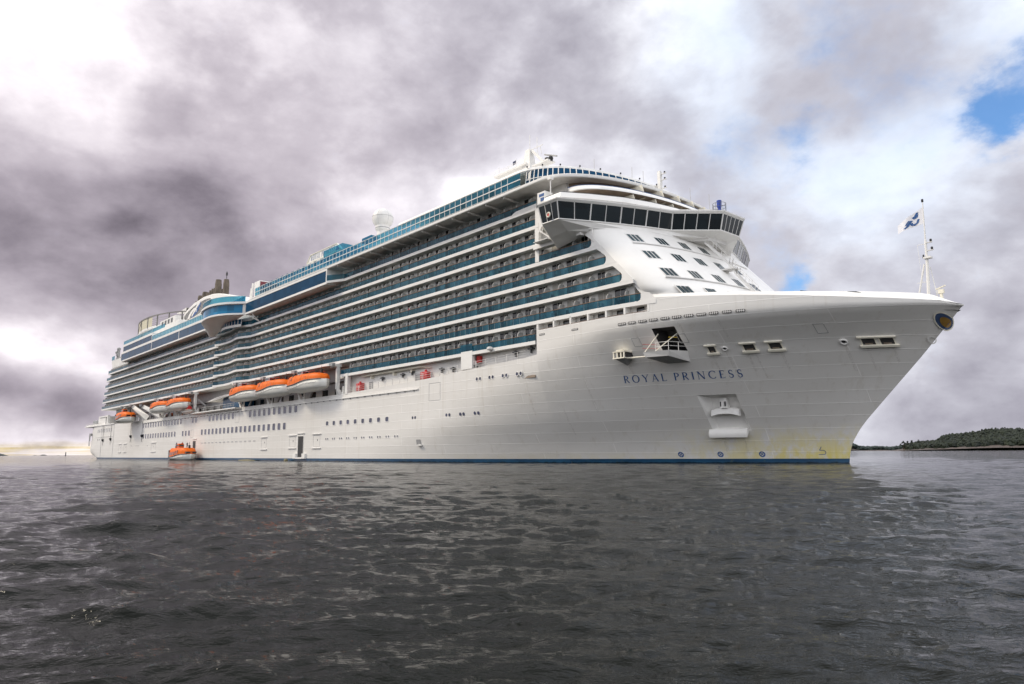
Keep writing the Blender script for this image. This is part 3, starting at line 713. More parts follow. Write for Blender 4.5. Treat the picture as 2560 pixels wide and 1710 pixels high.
def shell_door(x0, x1, z0, z1, sills=True):
    b = MB(); y = -HB
    for q in ((x0, x1, z0 - .03, z0 + .03), (x0, x1, z1 - .03, z1 + .03)): b.box(q[0], q[1], y - .02, y + .02, q[2], q[3])
    b.box(x0 - .03, x0 + .03, y - .02, y + .02, z0, z1); b.box(x1 - .03, x1 + .03, y - .02, y + .02, z0, z1)
    d = b.build('shell_door', midgrey, ship)
    if sills:
        b = MB(); b.box(x0 - .5, x1 + .5, y - .24, y + .02, z1 + .30, z1 + .46); b.box(x0 - .5, x1 + .5, y - .26, y + .02, z0 - .42, z0 - .22); b.build('door_sill', white, d)
        b = MB(); b.box((x0 + x1) / 2 + .3, (x0 + x1) / 2 + .5, y - .03, y, z1 - 1.1, z1 - .7); b.build('door_marking', dkgrey, d)
shell_door(-154.2, -151.25, 3.15, 5.3); shell_door(-142.5, -139.5, 3.1, 5.35); shell_door(-169.8, -167.0, 3.0, 5.2)
shell_door(-100.0, -96.8, 10.35, 13.3, False); shell_door(-221.7, -219.9, 6.5, 8.8, False); shell_door(-304.2, -300.8, 2.9, 5.3); shell_door(-296.8, -293.3, 2.9, 5.3); shell_door(-261.2, -256.8, 2.9, 5.2)
shell_door(-187.5, -184.9, 9.7, 12.4, False); shell_door(-313.6, -333.0, 1.2, 8.8, False)
def open_door(x0, x1, z0, z1):
    b = MB(); y = -HB
    b.box(x0 - .12, x0, y - .08, y + .02, z0, z1 + .12); b.box(x1, x1 + .12, y - .08, y + .02, z0, z1 + .12); b.box(x0, x1, y - .08, y + .02, z1, z1 + .12)
    b.box(x0 - .5, x1 + .5, y - .25, y + .02, z1 + .55, z1 + .72)
    d = b.build('boarding_door', white, ship)
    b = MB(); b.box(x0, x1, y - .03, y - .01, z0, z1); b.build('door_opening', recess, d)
    b = MB(); b.box(x0 - 1.6, x0 - .15, y - .45, y, z0 - .3, z0 + .8); b.box(x1 + .15, x1 + 1.6, y - .45, y, z0 - .3, z0 + .8); b.box(x0 - .1, x1 + .1, y - .5, y, z0 - .35, z0 - .05); b.build('door_fender', white, d)
open_door(-149.8, -147.15, .85, 5.4); open_door(-219.5, -217.0, .85, 5.45)
b = MB(); surf_quad(b, -103.9, -102.7, 3.0, 3.9, .02); o = b.build('overboard_recess', midgrey, ship)
b = MB(); surf_bar(b, -103.6, 2.95, -102.4, 2.95, .18, .3); b.build('recess_sill', white, o)
# rubbing strake with studs and overboard pipes
b = MB(); b.box(-272.3, -103.2, -HB - .22, -HB + .02, 12.5, 12.72); b.box(-344, -313.5, -HB - .12, -HB + .02, 8.9, 9.0); rs = b.build('rubbing_strake', white, ship)
b = MB()
for k in range(60): x = -270 + 2.8 * k; b = MB(); b.box(x, x + .35, -HB - .2, -HB, 12.36, 12.499); b.build('strake_bracket', dkgrey, rs)
for x, z in ((-329.5, 7.4), (-317, 7.6), (-287.5, 8.1), (-272.9, 8.0)):
    b = MB(); b.lathe((x, -HB - .25, z - .5), [(.12, 0), (.45, .5), (.45, 1.0), (.2, 1.1)], 10); b.box(x - .06, x + .06, -HB - .3, -HB - .2, z - 2.0, z - .4); b.tube([(x, -HB - .25, z + .5), (x, -HB - .25, 13.5)], .06, 6); b.build('fall_block', blackm, ship)
b = MB()
for x in (-333.2, -313.4): b.box(x - .15, x + .15, -HB - .14, -HB + .02, 1.0, 13.4)
b.build('vertical_fender', white_d, ship)

# ------------------------------------------------------------------ superstructure: decks, balconies
ZK = [17.3 + 2.87 * k for k in range(8)]
AE = [-131.5, -337.3, -336.3, -334.7, -333.8, -332.3, -330.4, -131.0]
FE = [-73.6, -54.9, -57.3, -59.9, -62.4, -73.2, -73.2, -73.1]
BUL = [(-202, -20.6), (-199.5, -20.0), (-196, -19.72), (-191.5, -19.9), (-187.5, -20.5), (-185, -20.7), (-182, -19.9), (-180, -19.2)]
def edge(k, deck=False):
    if k in (1, 2, 3, 4, 5, 6): 
        fx = FE[k] if not (deck and k < 5) else -54.4 - .93 * (ZK[k] - 21.6) + .25; e = [(AE[k], -HB), (-202.05, -HB)] + BUL
        xx = -74.0
        while xx < fx - .01: e.append((xx, -HB)); xx += 2.5
        e.append((fx, -HB)); 
    else: e = [(AE[k], -HB), (FE[k], -HB)]
    def yy(x, y): return -min(abs(y), hy(x, min(ZK[k] + .3, 20.4)) + .03 if x > -75 and k <= 1 else 99)
    return [(x, yy(x, y) - (.03 if k == 1 and x > -75 else 0)) for x, y in e]
for k in range(8):
    e = edge(k, True); b = MB()
    inner = [(x, y + .35) for x, y in e]
    # fascia band
    b.loft([[(x, y, ZK[k] - .27) for x, y in e], [(x, y, ZK[k] + .26) for x, y in e], [(x, y + .3, ZK[k] + .26) for x, y in e], [(x, y + .3, ZK[k] - .27) for x, y in e]], closed=False)
    b.strip([(x, y, ZK[k] - .27) for x, y in e], [(x, y + .3, ZK[k] - .27) for x, y in e])
    ends = (e[0], e[-1])
    for x, y in ends: b.add([(x, y, ZK[k] - .27), (x, y + .3, ZK[k] - .27), (x, y + .3, ZK[k] + .26), (x, y, ZK[k] + .26)], [(0, 1, 2, 3)])
    sl = b.build('deck_edge', white, ship)
    b = MB(); b.plate([(x, y + .3) for x, y in e] + [(e[-1][0] - 1, 0), (e[-1][0] - 1, 17.5), (e[0][0], 17.5)], ZK[k] - .2, ZK[k] + .12); b.build('deck_plate', white_d, sl)
# step up in the fascia below the bridge wing
b = MB(); b.hexa([(-78.6, -HB - .04, 37.6), (-73.1, -HB - .04, 37.6), (-73.1, -HB + .2, 37.6), (-78.6, -HB + .2, 37.6)], [(-77.6, -HB - .04, 38.0), (-73.1, -HB - .04, 38.1), (-73.1, -HB + .2, 38.1), (-77.6, -HB + .2, 38.0)]); b.build('fascia_step', white, ship)
# cabin block behind the balconies, deck by deck
YW = -18.0
core = MB()
for k in range(8):
    z0, z1 = ZK[k] + .05, (ZK[k + 1] if k < 7 else 40.3)
    xf = {0: -74.2, 1: -56.2, 2: -58.6, 3: -61.2, 4: -63.8, 5: -64.5, 6: -66, 7: -68}[k]; xa = AE[k] + 1.6
    if k == 7: xa = -330
    core.box(xa, xf, YW, 17.3, z0, z1)
core.build('cabin_block', white_d, ship)
divs = []; doors = []
for k in range(8):
    z0 = ZK[k] + .13; x = -74.6 - 2.9 * 0
    n = int((-74.6 - AE[k]) / 2.9)
    xs = [-74.6 - 2.9 * i for i in range(-6, n)]
    for x in xs:
        if x > FE[k] - .4 or x < AE[k] + .8: continue
        yo = -HB + .12
        if k <= 1 and x > -75: yo = -hy(x, 20) + .12
        if -202 < x < -180 and 1 <= k <= 6: yo = interp(x, BUL) + .12
        divs.append((x, yo, z0)); 
        doors.append((x - 2.25, z0, rnd.random()))
CX, CY = 0.0, -89.3
divs.sort(key=lambda q: -q[0]); doors.sort(key=lambda q: -q[0])
def div_mesh(b, x, yo, z0):
    t = .05; hh = 1.92
    prof = [(YW, z0), (yo, z0), (yo, z0 + 1.40), (yo + .10, z0 + 1.72), (yo + .35, z0 + hh), (YW, z0 + hh)]
    n = len(prof); b.add([(x - t, y, z) for y, z in prof] + [(x + t, y, z) for y, z in prof], [tuple(range(n))[::-1], tuple(range(n, 2 * n))] + [(i, (i + 1) % n, n + (i + 1) % n, n + i) for i in range(n)])
    return b
def div_edge(b, x, yo, z0):
    pr = [(yo, z0), (yo, z0 + 1.40), (yo + .10, z0 + 1.72), (yo + .35, z0 + 1.92), (YW, z0 + 1.92)]
    for (a, c), (d, e) in zip(pr, pr[1:]): b.bar((x, a, c), (x, d, e), .11, .04)
for i, (x, yo, z0) in enumerate(divs[:100]):
    b = MB(); div_mesh(b, x, yo, z0); o = b.build('balcony_divider', greyp, ship)
    b = MB(); div_edge(b, x, yo, z0); b.build('divider_frame', white_d, o)
b = MB()
for q in divs[100:]: div_mesh(b, *q)
o = b.build('balcony_divider', greyp, ship); o['kind'] = 'stuff'; o['label'] = 'the many farther balcony dividers along the stern half'
b = MB()
for q in divs[100:]: div_edge(b, *q)
b.build('divider_frame', white_d, o)['kind'] = 'stuff'
def door_mesh(b, x, z0, v): b.box(x, x + (1.9 if v > .25 else 1.3), YW - .05, YW - .01, z0 + .02, z0 + 2.36)
def door_frame(b, x, z0, v):
    w = (1.9 if v > .25 else 1.3)
    for q in (x - .05, x + w / 2 - .02, x + w): b.box(q, q + .05, YW - .09, YW, z0, z0 + 2.42)
    b.box(x - .04, x + w + .04, YW - .09, YW, z0 + 2.36, z0 + 2.42)
for x, z0, v in doors[:100]:
    b = MB(); door_mesh(b, x, z0, v); o = b.build('balcony_door', g_door if v < .84 else g_curt, ship)
    b = MB(); door_frame(b, x, z0, v); b.build('door_frame', white_d, o)
for mat, sel in ((g_door, lambda v: v < .84), (g_curt, lambda v: v >= .84)):
    b = MB()
    for q in doors[100:]:
        if sel(q[2]): door_mesh(b, *q)
    o = b.build('balcony_door', mat, ship); o['kind'] = 'stuff'
    b = MB()
    for q in doors[100:]:
        if sel(q[2]): door_frame(b, *q)
    b.build('door_frame', white_d, o)['kind'] = 'stuff'
# chairs and tables standing on the balconies
b = MB()
for x, z0, v in doors:
    for t in range(rnd.choice((0, 1, 2, 2))):
        xx = x + rnd.uniform(.1, 1.9); y = rnd.uniform(-18.9, -18.6); s = rnd.uniform(.8, 1.05)
        b.box(xx, xx + .55 * s, y, y + .55, z0 + .34, z0 + .46); b.box(xx, xx + .07, y, y + .55, z0 + .4, z0 + .98 * s)
        for q in (.03, .5): b.box(xx + q * s, xx + q * s + .05, y, y + .05, z0, z0 + .4); b.box(xx + q * s, xx + q * s + .05, y + .5, y + .55, z0, z0 + .4)
tag(b.build('balcony_furniture', dkgrey, ship), kind='stuff')
# glass rails
for k in range(8):
    e = edge(k); 
    if k == 0: e = [(-131.5, -HB), (FE[0], -HB)]
    if k == 7: e = [(-131.2, -HB), (-73.1, -HB)]
    z0 = ZK[k] + .26; b = MB()
    ins = [(x, y + .06) for x, y in e]
    if k in (1, 2, 3, 4):            # rounded forward end
        x, y = ins[-1]; ins += [(x + .04, y + .5)]
    b.loft([[(x, y, z0) for x, y in ins], [(x, y, z0 + .98) for x, y in ins]]); g = b.build('balcony_glass', g_balc, ship)
    b = MB()
    for p, q in zip(ins, ins[1:]): b.bar((p[0], p[1], z0 + 1.01), (q[0], q[1], z0 + 1.01), .14, .07)
    b.build('handrail', brown, g)
    b = MB()
    for p, q in zip(ins, ins[1:]):
        d = math.hypot(q[0] - p[0], q[1] - p[1]); n = max(1, int(d / 1.45))
        b.bar((p[0], p[1] + .03, z0 + .02), (q[0], q[1] + .03, z0 + .02), .05, .04)
        for i in range(n):
            t = i / n; x = p[0] + (q[0] - p[0]) * t; y = p[1] + (q[1] - p[1]) * t; b.box(x - .025, x + .025, y, y + .05, z0, z0 + .98)
    b.build('glass_frame', greyp, g)
    b = MB(); p = ins[0]; b.strip([(p[0], p[1], z0), (p[0], p[1] + 8, z0)], [(p[0], p[1], z0 + .98), (p[0], p[1] + 8, z0 + .98)]); b.build('end_glass', g_balc, g)

# ------------------------------------------------------------------ white raked front below the bridge
def nose(yh, xs, A, n=40, q=.45, p=2.0):
    out = []
    for i in range(n + 1):
        a = math.pi * i / n; y = -yh * math.cos(a); out.append((xs + A * max(0.0, 1 - (abs(y) / yh) ** p) ** q, y))
    return out
def xside(Z): return -54.5 - .93 * (Z - 20.6)
def front_x(y, Z):
    f = -54.4 - .93 * (Z - 21.6); return f + (7.8 + xside(Z) - f) * max(0, 1 - (abs(y) / HB) ** 2) ** .45
rows = []
def fl1(Z): return -54.4 - .93 * (Z - 21.6)
def fhb(Z): return interp(Z, [(19.4, 17.0), (20.9, 17.7), (21.3, 18.25), (22, 18.72), (23.5, 19.05), (25, HB)])
for i in range(25):
    Z = 19.4 + (31.45 - 19.4) * i / 24
    rows.append([(x, y, Z) for x, y in nose(fhb(Z), fl1(Z), 7.8 + xside(Z) - fl1(Z), 80)])
b = MB(); b.loft(rows)
# return faces to the balcony ends
fr = b.build('front_house', white, ship, smooth=True)
# cheek plates closing the balcony ends on the side
for k in (1, 2, 3, 4):
    z0, z1 = ZK[k] + .2, ZK[k + 1] - .2
    xe = FE[k] + .02; xt = fl1(z1) - .5
    pts = [(xe - .55, z0), (xe - .12, z0 + .22), (xe + .02, z0 + .55), (xe + .02, z0 + 1.0), (xe - .12, z0 + 1.2), (xt + .25, z1 - .28), (xt - .05, z1 - .08), (xt - .5, z1), (fl1(z1) + .5, z1 + .05), (fl1(z0) + .5, z0 - .05)]
    yv = [-min(HB, hy(x, min(z, 20.4)) if k == 1 else HB) - .012 for x, z in pts]
    n = len(pts); b = MB(); b.add([(x, y, z) for (x, z), y in zip(pts, yv)] + [(x, y + 1.2, z) for (x, z), y in zip(pts, yv)], [tuple(range(n)), tuple(range(n, 2 * n))[::-1]] + [(i, (i + 1) % n, n + (i + 1) % n, n + i) for i in range(n)])
    b.build('balcony_end_cheek', white, ship)

# trim ledges across the front and its slanted cabin windows
for zz_, ya, yb in ((29.05, -16.4, 8.0), (23.35, -16.6, 8.0)):
    b = MB(); pts = [(ya + (yb - ya) * i / 30) for i in range(31)]
    b.loft([[(front_x(y, zz_) + o * .9, y - o * .3, zz_ + dz) for y in pts] for o, dz in ((-.05, .10), (.16, .08), (.16, -.02), (-.05, -.06))]); b.build('front_ledge', white_d, ship)
def fpt(y, Z, out=0.0):
    e = .05; p = Vector((front_x(y, Z), y, Z))
    ty = Vector((front_x(y + e, Z) - front_x(y - e, Z), 2 * e, 0)); tz = Vector((front_x(y, Z + e) - front_x(y, Z - e), 0, 2 * e))
    n = ty.cross(tz); n = n if n.x > 0 else -n
    return p + n.normalized() * out
def fwin(y0, y1, z0, z1):
    b = MB(); 
    def q(a, c, d, e, o): return [fpt(a, d, o), fpt(c, d, o), fpt(c, e, o), fpt(a, e, o)]
    o_ = q(y0 - .08, y1 + .08, z0 - .08, z1 + .08, -.02); o2 = q(y0 - .08, y1 + .08, z0 - .08, z1 + .08, .04); i2 = q(y0, y1, z0, z1, .04); i_ = q(y0, y1, z0, z1, .01)
    b.loft([o_, o2, i2, i_], closed=True); f = b.build('front_window', white_d, ship)
    w = (y1 - y0) / 3
    for k in range(3):
        b = MB(); b.add(q(y0 + w * k + .06, y0 + w * (k + 1) - .06, z0, z1, .02), [(0, 1, 2, 3)]); b.build('window_pane', g_front, f)
for zb, ys in ((29.35, (-15.3, -11.2, -7.0, -2.8, 1.4)), (26.45, (-15.4, -11.3, -7.3, -3.1, 1.2)), (23.6, (-15.4, -11.5, -7.3, -3.1, 1.2)), (20.75, (-15.6, -11.7, -7.5, -3.4, 1.0))):
    for y in ys: fwin(y - .85, y + .85, zb + .05, zb + 1.27)
# outside stair on the front
b = MB(); sp = [(-54.9, -3, 31.0), (-51.2, -3, 27.0), (-50.2, -3, 25.4), (-47.7, -3, 22.4)]
for dy in (-.4, .4):
    for p, q in zip(sp, sp[1:]):
        b.bar((p[0], p[1] + dy, p[2]), (q[0], q[1] + dy, q[2]), .12, .2); b.bar((p[0] + .2, p[1] + dy, p[2] + 1.0), (q[0] + .2, q[1] + dy, q[2] + 1.0), .05)
        for i in range(4): t = i / 3; x, z = p[0] + (q[0] - p[0]) * t, p[2] + (q[2] - p[2]) * t; b.bar((x, p[1] + dy, z), (x + .2, p[1] + dy, z + 1.0), .05)
b.box(-52.4, -50.3, -3.8, -2.2, 26.3, 26.5); b.build('front_stair', white_d, ship)

# ------------------------------------------------------------------ bridge
SIL = [(-67.4, -23.45), (-64.25, -23.45), (-62.25, -19.55), (-60.4, -15.45), (-58.9, -11.75), (-57.5, -7.7), (-52.9, -2.4)]
SIL = SIL + [(x, -y) for x, y in SIL[::-1]]
def offset(poly, d):
    out = []; n = len(poly)
    for i, p in enumerate(poly):
        a = poly[max(i - 1, 0)]; c = poly[min(i + 1, n - 1)]
        d1 = Vector((p[0] - a[0], p[1] - a[1])); d2 = Vector((c[0] - p[0], c[1] - p[1]))
        if d1.length < 1e-6: d1 = d2
        if d2.length < 1e-6: d2 = d1
        n1 = Vector((d1.y, -d1.x)).normalized(); n2 = Vector((d2.y, -d2.x)).normalized(); nn_ = (n1 + n2).normalized()
        k = d / max(.5, nn_.dot(n1)); out.append((p[0] + nn_.x * k, p[1] + nn_.y * k))
    return out
ZS, ZT = 32.6, 34.78
def r3(poly, z): return [(x, y, z) for x, y in poly]
low = offset(SIL, 0.06); hi_ = offset(SIL, .74)
b = MB()
# sill band, roof eave and parapet
b.loft([r3(offset(SIL, .02), ZS - .16), r3(offset(SIL, .16), ZS - .10), r3(offset(SIL, .14), ZS + .02), r3(low, ZS + .02)])
b.loft([r3(hi_, ZT), r3(offset(SIL, .98), ZT + .28), r3(offset(SIL, 1.0), ZT + .42), r3(offset(SIL, .55), ZT + .55), r3(offset(SIL, -.6), ZT + .62)])
ro = offset(SIL, -.6); b.add(r3(ro, ZT + .62), [tuple(range(len(ro)))])
brid = b.build('bridge', white, ship)
PAR = [(-67.2, -23.2), (-64.1, -23.2), (-62.1, -19.7), (-59.9, -15), (-58.6, -10.5), (-57.8, -6), (-57.5, -2)]
PAR = PAR + [(x, -y) for x, y in PAR[::-1]]
b = MB(); b.loft([r3(offset(PAR, .1), ZT + .55), r3(offset(PAR, .35), ZT + .75), r3(offset(PAR, -.02), 36.35), r3(offset(PAR, -.25), 36.4), r3(offset(PAR, -.3), ZT + .6)]); b.build('bridge_parapet', white, brid, smooth=True, angle=40)
b = MB(); q = offset(PAR, -.12); 
for p, r in zip(q, q[1:]): b.bar((p[0], p[1], 36.43), (r[0], r[1], 36.43), .16, .05)
b.build('parapet_rail', dkgrey, brid)
segs = {0: 3, 1: 2.35, 2: 2.35, 3: 2.3, 4: 2.3, 5: 4, 6: 5, 7: 4, 8: 2.3, 9: 2.3, 10: 2.35, 11: 2.35, 12: 3}
# flatten the polyline by arc length into panes
posts = []
fr_n = [3, 2, 2, 2, 2, 4, 5, 4, 2, 2, 2, 2, 3]
for i, n in enumerate(fr_n):
    a, c, d, e = low[i], low[i + 1], hi_[i], hi_[i + 1]
    for k in range(n):
        t0, t1 = k / n, (k + 1) / n
        P0 = (a[0] + (c[0] - a[0]) * t0, a[1] + (c[1] - a[1]) * t0, ZS + .02); P1 = (a[0] + (c[0] - a[0]) * t1, a[1] + (c[1] - a[1]) * t1, ZS + .02)
        Q0 = (d[0] + (e[0] - d[0]) * t0, d[1] + (e[1] - d[1]) * t0, ZT); Q1 = (d[0] + (e[0] - d[0]) * t1, d[1] + (e[1] - d[1]) * t1, ZT)
        b = MB(); b.add([P0, P1, Q1, Q0], [(0, 1, 2, 3)]); b.build('bridge_window', g_bridge, brid)
        posts.append((P0, Q0, .15 if k == 0 else .085))
posts.append((P1, Q1, .15))
for p, q, w in posts: b = MB(); b.bar(p, q, w, w); b.build('window_mullion', white_d, brid)
for p, q, w in posts: b = MB(); b.bar((q[0], q[1], q[2] + .02), (q[0] + (q[0] - p[0]) * .3, q[1] + (q[1] - p[1]) * .3, q[2] + .5), .05, .1); b.build('wiper_bracket', midgrey, brid)
# underside of the bridge running down to the raked front
J = [(-68.6, -19.2, 30.2), (-65.2, -19.2, 30.7), (-62.2, -18.6, 31.2)]
def jp(y): return (front_x(y, 31.4) - .1, y, 31.4)
J = J + [jp(-15.3), jp(-11.8), jp(-7.7), jp(-2.4)]
J = J + [(x, -y, z) for x, y, z in J[::-1]]
S3 = r3(offset(SIL, .02), ZS - .15)
mid = [tuple(a * .5 + c * .5 for a, c in zip(p, q)) for p, q in zip(S3, J)]
mid = [(x, y, z - .12) for x, y, z in mid]
b = MB(); b.loft([S3, mid, J]); b.add([S3[0], mid[0], J[0], (-69.5, -19.2, 31.0), (-68.2, -22.5, 32.4)], [(0, 1, 2, 3, 4)])
b.build('bridge_soffit', white, brid)
b = MB(); wq = [(-72.6, -17.4)] + [(x, max(-17.4, min(17.4, y))) for x, y in offset(SIL, -1.6)] + [(-72.6, 17.4)]; b.plate(wq, 31.5, 36.2); b.add([(-69.5, -19.2, 31), (-69.5, -17.4, 31), (-67.5, -23.4, 32.6), (-67.5, -24.1, 35.2), (-67.5, -17.4, 35.2)], [(0, 1, 4, 3, 2)])
b.build('wheelhouse_block', white_d, brid)
# wing side: white pillar with arched opening, upper panel, locker box, stair
b = MB(); y0, y1 = -HB - .02, -HB + .5
b.box(-73.4, -72.6, y0, y1, 29.1, 34.3); b.box(-73.3, -67.5, y0, y1, 34.35, 37.3); b.hexa([(-72.6, y0, 33.4), (-72.6, y1, 33.4), (-71.9, y1, 34.3), (-71.9, y0, 34.3)], [(-72.6, y0, 34.35), (-72.6, y1, 34.35), (-68.5, y1, 34.36), (-68.5, y0, 34.36)])
b.box(-73.3, -69.0, -HB - .5, y1, 30.9, 31.5)
b.build('wing_pillar', white, ship)
b = MB(); b.box(-69.6, -68.0, -22.3, -20.8, 36.2, 37.9); lk = b.build('wing_locker', white, ship, bevel=.05)
b = MB(); b.box(-69.2, -68.2, -22.34, -22.3, 37.2, 37.6); b.box(-68.9, -68.2, -22.34, -22.3, 36.5, 37.0); b.build('locker_vent', bluep, lk)
b = MB(); b.tube([(-67.6, -21.6, 36.4), (-67.6, -21.6, 39.6)], .08, 6); b.box(-67.9, -67.3, -21.9, -21.3, 39.5, 39.9); b.build('signal_pole', white, ship)
b = MB(); 
for dz in (0, 1): b.bar((-71.5, -20.3, 33.4 + dz), (-68.2, -20.3, 31.0 + dz), .1, .18 if dz == 0 else .05)
for i in range(5): t = i / 4; b.bar((-71.5 + 3.3 * t, -20.3, 33.4 - 2.4 * t), (-71.5 + 3.3 * t, -20.3, 34.4 - 2.4 * t), .05)
b.box(-72, -69.2, -20.9, -19.2, 31.45, 31.55); b.build('wing_stair', white_d, ship)
b = MB(); b.bar((-63.9, -19.6, 31.7), (-62.2, -19.3, 31.5), .12); b.bar((-62.1, -19.3, 31.5), (-62.0, -19.3, 29.7), .14); b.box(-64.4, -63.6, -20.0, -19.3, 30.9, 31.3); b.box(-64.2, -63.8, -19.9, -19.5, 31.3, 31.8); b.build('bracket_camera', white_d, ship)
b = MB(); b.lathe((0, 0, 0), [(.1, 0)], 4)
b = MB(); c0 = Vector((-65.7, -23.98, 33.35)); n = 20
rows = [[c0 + Vector((rr * math.cos(2 * math.pi * k / n), o, rr * 1.0 * math.sin(2 * math.pi * k / n))) for k in range(n)] for rr, o in ((.42, 0), (.36, -.10), (.24, -.10), (.2, 0))]
b.loft(rows, closed=True); lb = b.build('lifebuoy', cream, ship, smooth=True)
b = MB(); b.box(c0.x - .26, c0.x + .26, c0.y - .03, c0.y + .05, c0.z - .26, c0.z + .26); b.build('buoy_board', red, lb)
# blue funnel-like ventilator and rail on top of the bridge
b = MB(); b.lathe((-53.6, -1.2, 35.4), [(.22, 0), (.2, .9), (.32, 1.0), (.36, 2.0), (.3, 2.05)], 14); b.build('compass_pod', blues, ship, smooth=True, angle=40)
b = MB()
for h in (1.0, 1.5):
    pts = [(-53.6 + .95 * math.cos(a), -1.2 + .95 * math.sin(a), 35.4 + h) for a in [i * math.pi / 8 for i in range(17)]]
    b.tube(pts, .03, 5)
for i in range(8): a = i * math.pi / 4; b.tube([(-53.6 + .95 * math.cos(a), -1.2 + .95 * math.sin(a), 35.3), (-53.6 + .95 * math.cos(a), -1.2 + .95 * math.sin(a), 36.9)], .03, 5)
b.build('pod_rail', dkgrey, ship)

# ------------------------------------------------------------------ cabin tiers above the bridge, lido deck, sun deck front
def nose3(yh, xs, A, z, n=60, q=.45): return [(x, y, z) for x, y in nose(yh, xs, A, n, q)]
b = MB(); b.loft([nose3(19.3, -65.9, 7.0, 37.74), nose3(19.4, -65.95, 7.0, 37.86), nose3(19.3, -66.45, 6.9, 38.5), nose3(18.95, -66.8, 6.8, 38.54), nose3(18.9, -66.8, 6.8, 38.1)])
t1 = b.build('forward_cabin_band', white, ship, smooth=True, angle=40)
b = MB(); q = nose3(19.2, -66.55, 6.9, 38.6)
for p, r in zip(q, q[1:]): b.bar(p, r, .14, .05)
b.build('band_rail', bluep, t1)
b = MB(); b.loft([nose3(17.6, -69.2, 7.0, 35.3), nose3(17.6, -69.2, 7.0, 40.2)]); b.build('forward_cabin_wall', teakwall, ship, smooth=True)
b = MB(); b.loft([nose3(19.2, -66.0, 6.9, 37.80), nose3(17.5, -69.4, 7.0, 37.80)]); b.build('forward_cabin_deck', teakwall, ship)
for z0, ys in ((36.45, (-12.2, -8.2, -4.6, -1.0, 2.6, 6.5, 10.5)), (38.6, (-9.6, -5.6, -1.8, 1.8, 5.5, 9.5))):
    for y in ys:
        f = 1 - (abs(y) / 19.3) ** 2; xo = (-65.6 if z0 < 37 else -66.6) + 7.0 * f ** .45 - .1; xi = xo - 2.9
        b = MB(); b.hexa([(xi, y - .06, z0 - .9), (xo + .25, y - .06, z0 - .9), (xo + .25, y + .06, z0 - .9), (xi, y + .06, z0 - .9)], [(xi, y - .06, z0 + 1.3), (xo - .3, y - .06, z0 + 1.2), (xo - .3, y + .06, z0 + 1.2), (xi, y + .06, z0 + 1.3)]); b.build('cabin_partition', cream, ship)
# Lido slab edge: starboard side, round the front, port side
def lido(z, g=0.0, xs=-70.0, A=9.1, yh=21.6):
    f = nose(yh - g, xs - g * .3, A - g * .7, 60); return [(-175.0, -yh + g, z)] + [(-120, -yh + g, z)] + [(x, y, z) for x, y in f] + [(-120, yh - g, z), (-175.0, yh - g, z)]
b = MB(); b.loft([lido(40.02, .45), lido(40.0, .05), lido(40.12, 0), lido(40.42, 0), lido(40.5, .1), lido(40.5, 6)]); ls = b.build('lido_edge', white, ship)
b = MB(); q = lido(40.1, .3); b.add(q, [tuple(range(len(q)))]); b.build('lido_soffit', white_d, ls)
b = MB()
for x in [-78 - 4.35 * i for i in range(13)]: b = MB(); b.bar((x, -21.3, 39.9), (x, -17.3, 39.6), .22, .3); b.build('soffit_beam', white_d, ls)
# curved windscreen round the front of the sun deck, with its roof
def wind(z, g=0.0): return [(x, y, z) for x, y in nose(20.9 - g, -73.5 - g * .4, 9.0 - g * .6, 60)]
def roof(z, g=0.0): return [(x, y, z) for x, y in nose(20.8 - g, -76.0, 10.6 - g, 60)]
b = MB(); b.loft([wind(40.55), wind(41.4, .3), wind(42.85, .6)]); ws = b.build('sun_deck_windscreen', g_band, ship, smooth=True)
b = MB()
lo_, hi2 = nose(20.95, -73.5, 9.05, 46), nose(20.4, -73.7, 8.7, 46)
for p, q in zip(lo_, hi2): b.bar((p[0], p[1], 40.5), (q[0], q[1], 42.85), .1)
for z, g in ((41.35, .05), (40.6, -.05)):
    w_ = wind(z, g)
    for p, q in zip(w_, w_[1:]): b.bar(p, q, .08, .10)
b.build('windscreen_frame', white_d, ws)
b = MB(); rr_ = [roof(42.8, .7), roof(42.85, .05), roof(43.05, -.12), roof(43.45, .05), roof(43.75, .7), roof(43.9, 2.2)]
rr_ = [[(-108, r[0][1], r[0][2])] + r + [(-108, r[-1][1], r[-1][2])] for r in rr_]
b.loft(rr_); q = rr_[-1]; b.add(q, [tuple(range(len(q)))])
b.build('sun_deck_roof', white, ship, smooth=True, angle=35)
b = MB()
for x, y in nose(20.9, -76.0, 10.7, 16)[1:9]: b.lathe((x, y, 43.5), [(.12, 0), (.12, .2), (.05, .25)], 8)
b.build('roof_lamp', blackm, ship)
# windbreak fence along the top: two tiers of cyan glass with white posts and rails
YF = -21.5
b = MB(); b.strip([(-172.5, YF, 40.5), (-74, YF, 40.5)], [(-172.5, YF, 42.5), (-74, YF, 42.5)]); fg = b.build('windbreak_glass', g_fence, ship)
b = MB(); x = -172.5
while x < -76: b.box(x - .035, x + .035, YF - .06, YF + .06, 40.45, 42.6); x += 1.45
for z, h in ((41.45, .15), (42.55, .07), (40.55, .05)): b.box(-172.5, -74, YF - .07, YF + .07, z, z + h)
b.build('windbreak_frame', white_d, fg)
b = MB(); 
for x in [-172 + 2.9 * i for i in range(14)]: b.box(x, x + 1.35, YF + 1.2, YF + 1.25, 42.5, 43.5)
b.build('upper_glass_panel', g_fence, fg)
b = MB(); b.box(-170, -95, -14, 14, 40.5, 43.4); b.box(-205, -172, -12, 12, 40.2, 44.0); b.build('pool_deckhouse', white_d, ship)
b = MB(); b.box(-121, -117.5, -21.0, -19.5, 42.5, 43.5); b.build('glass_shelter', g_fence, ship)
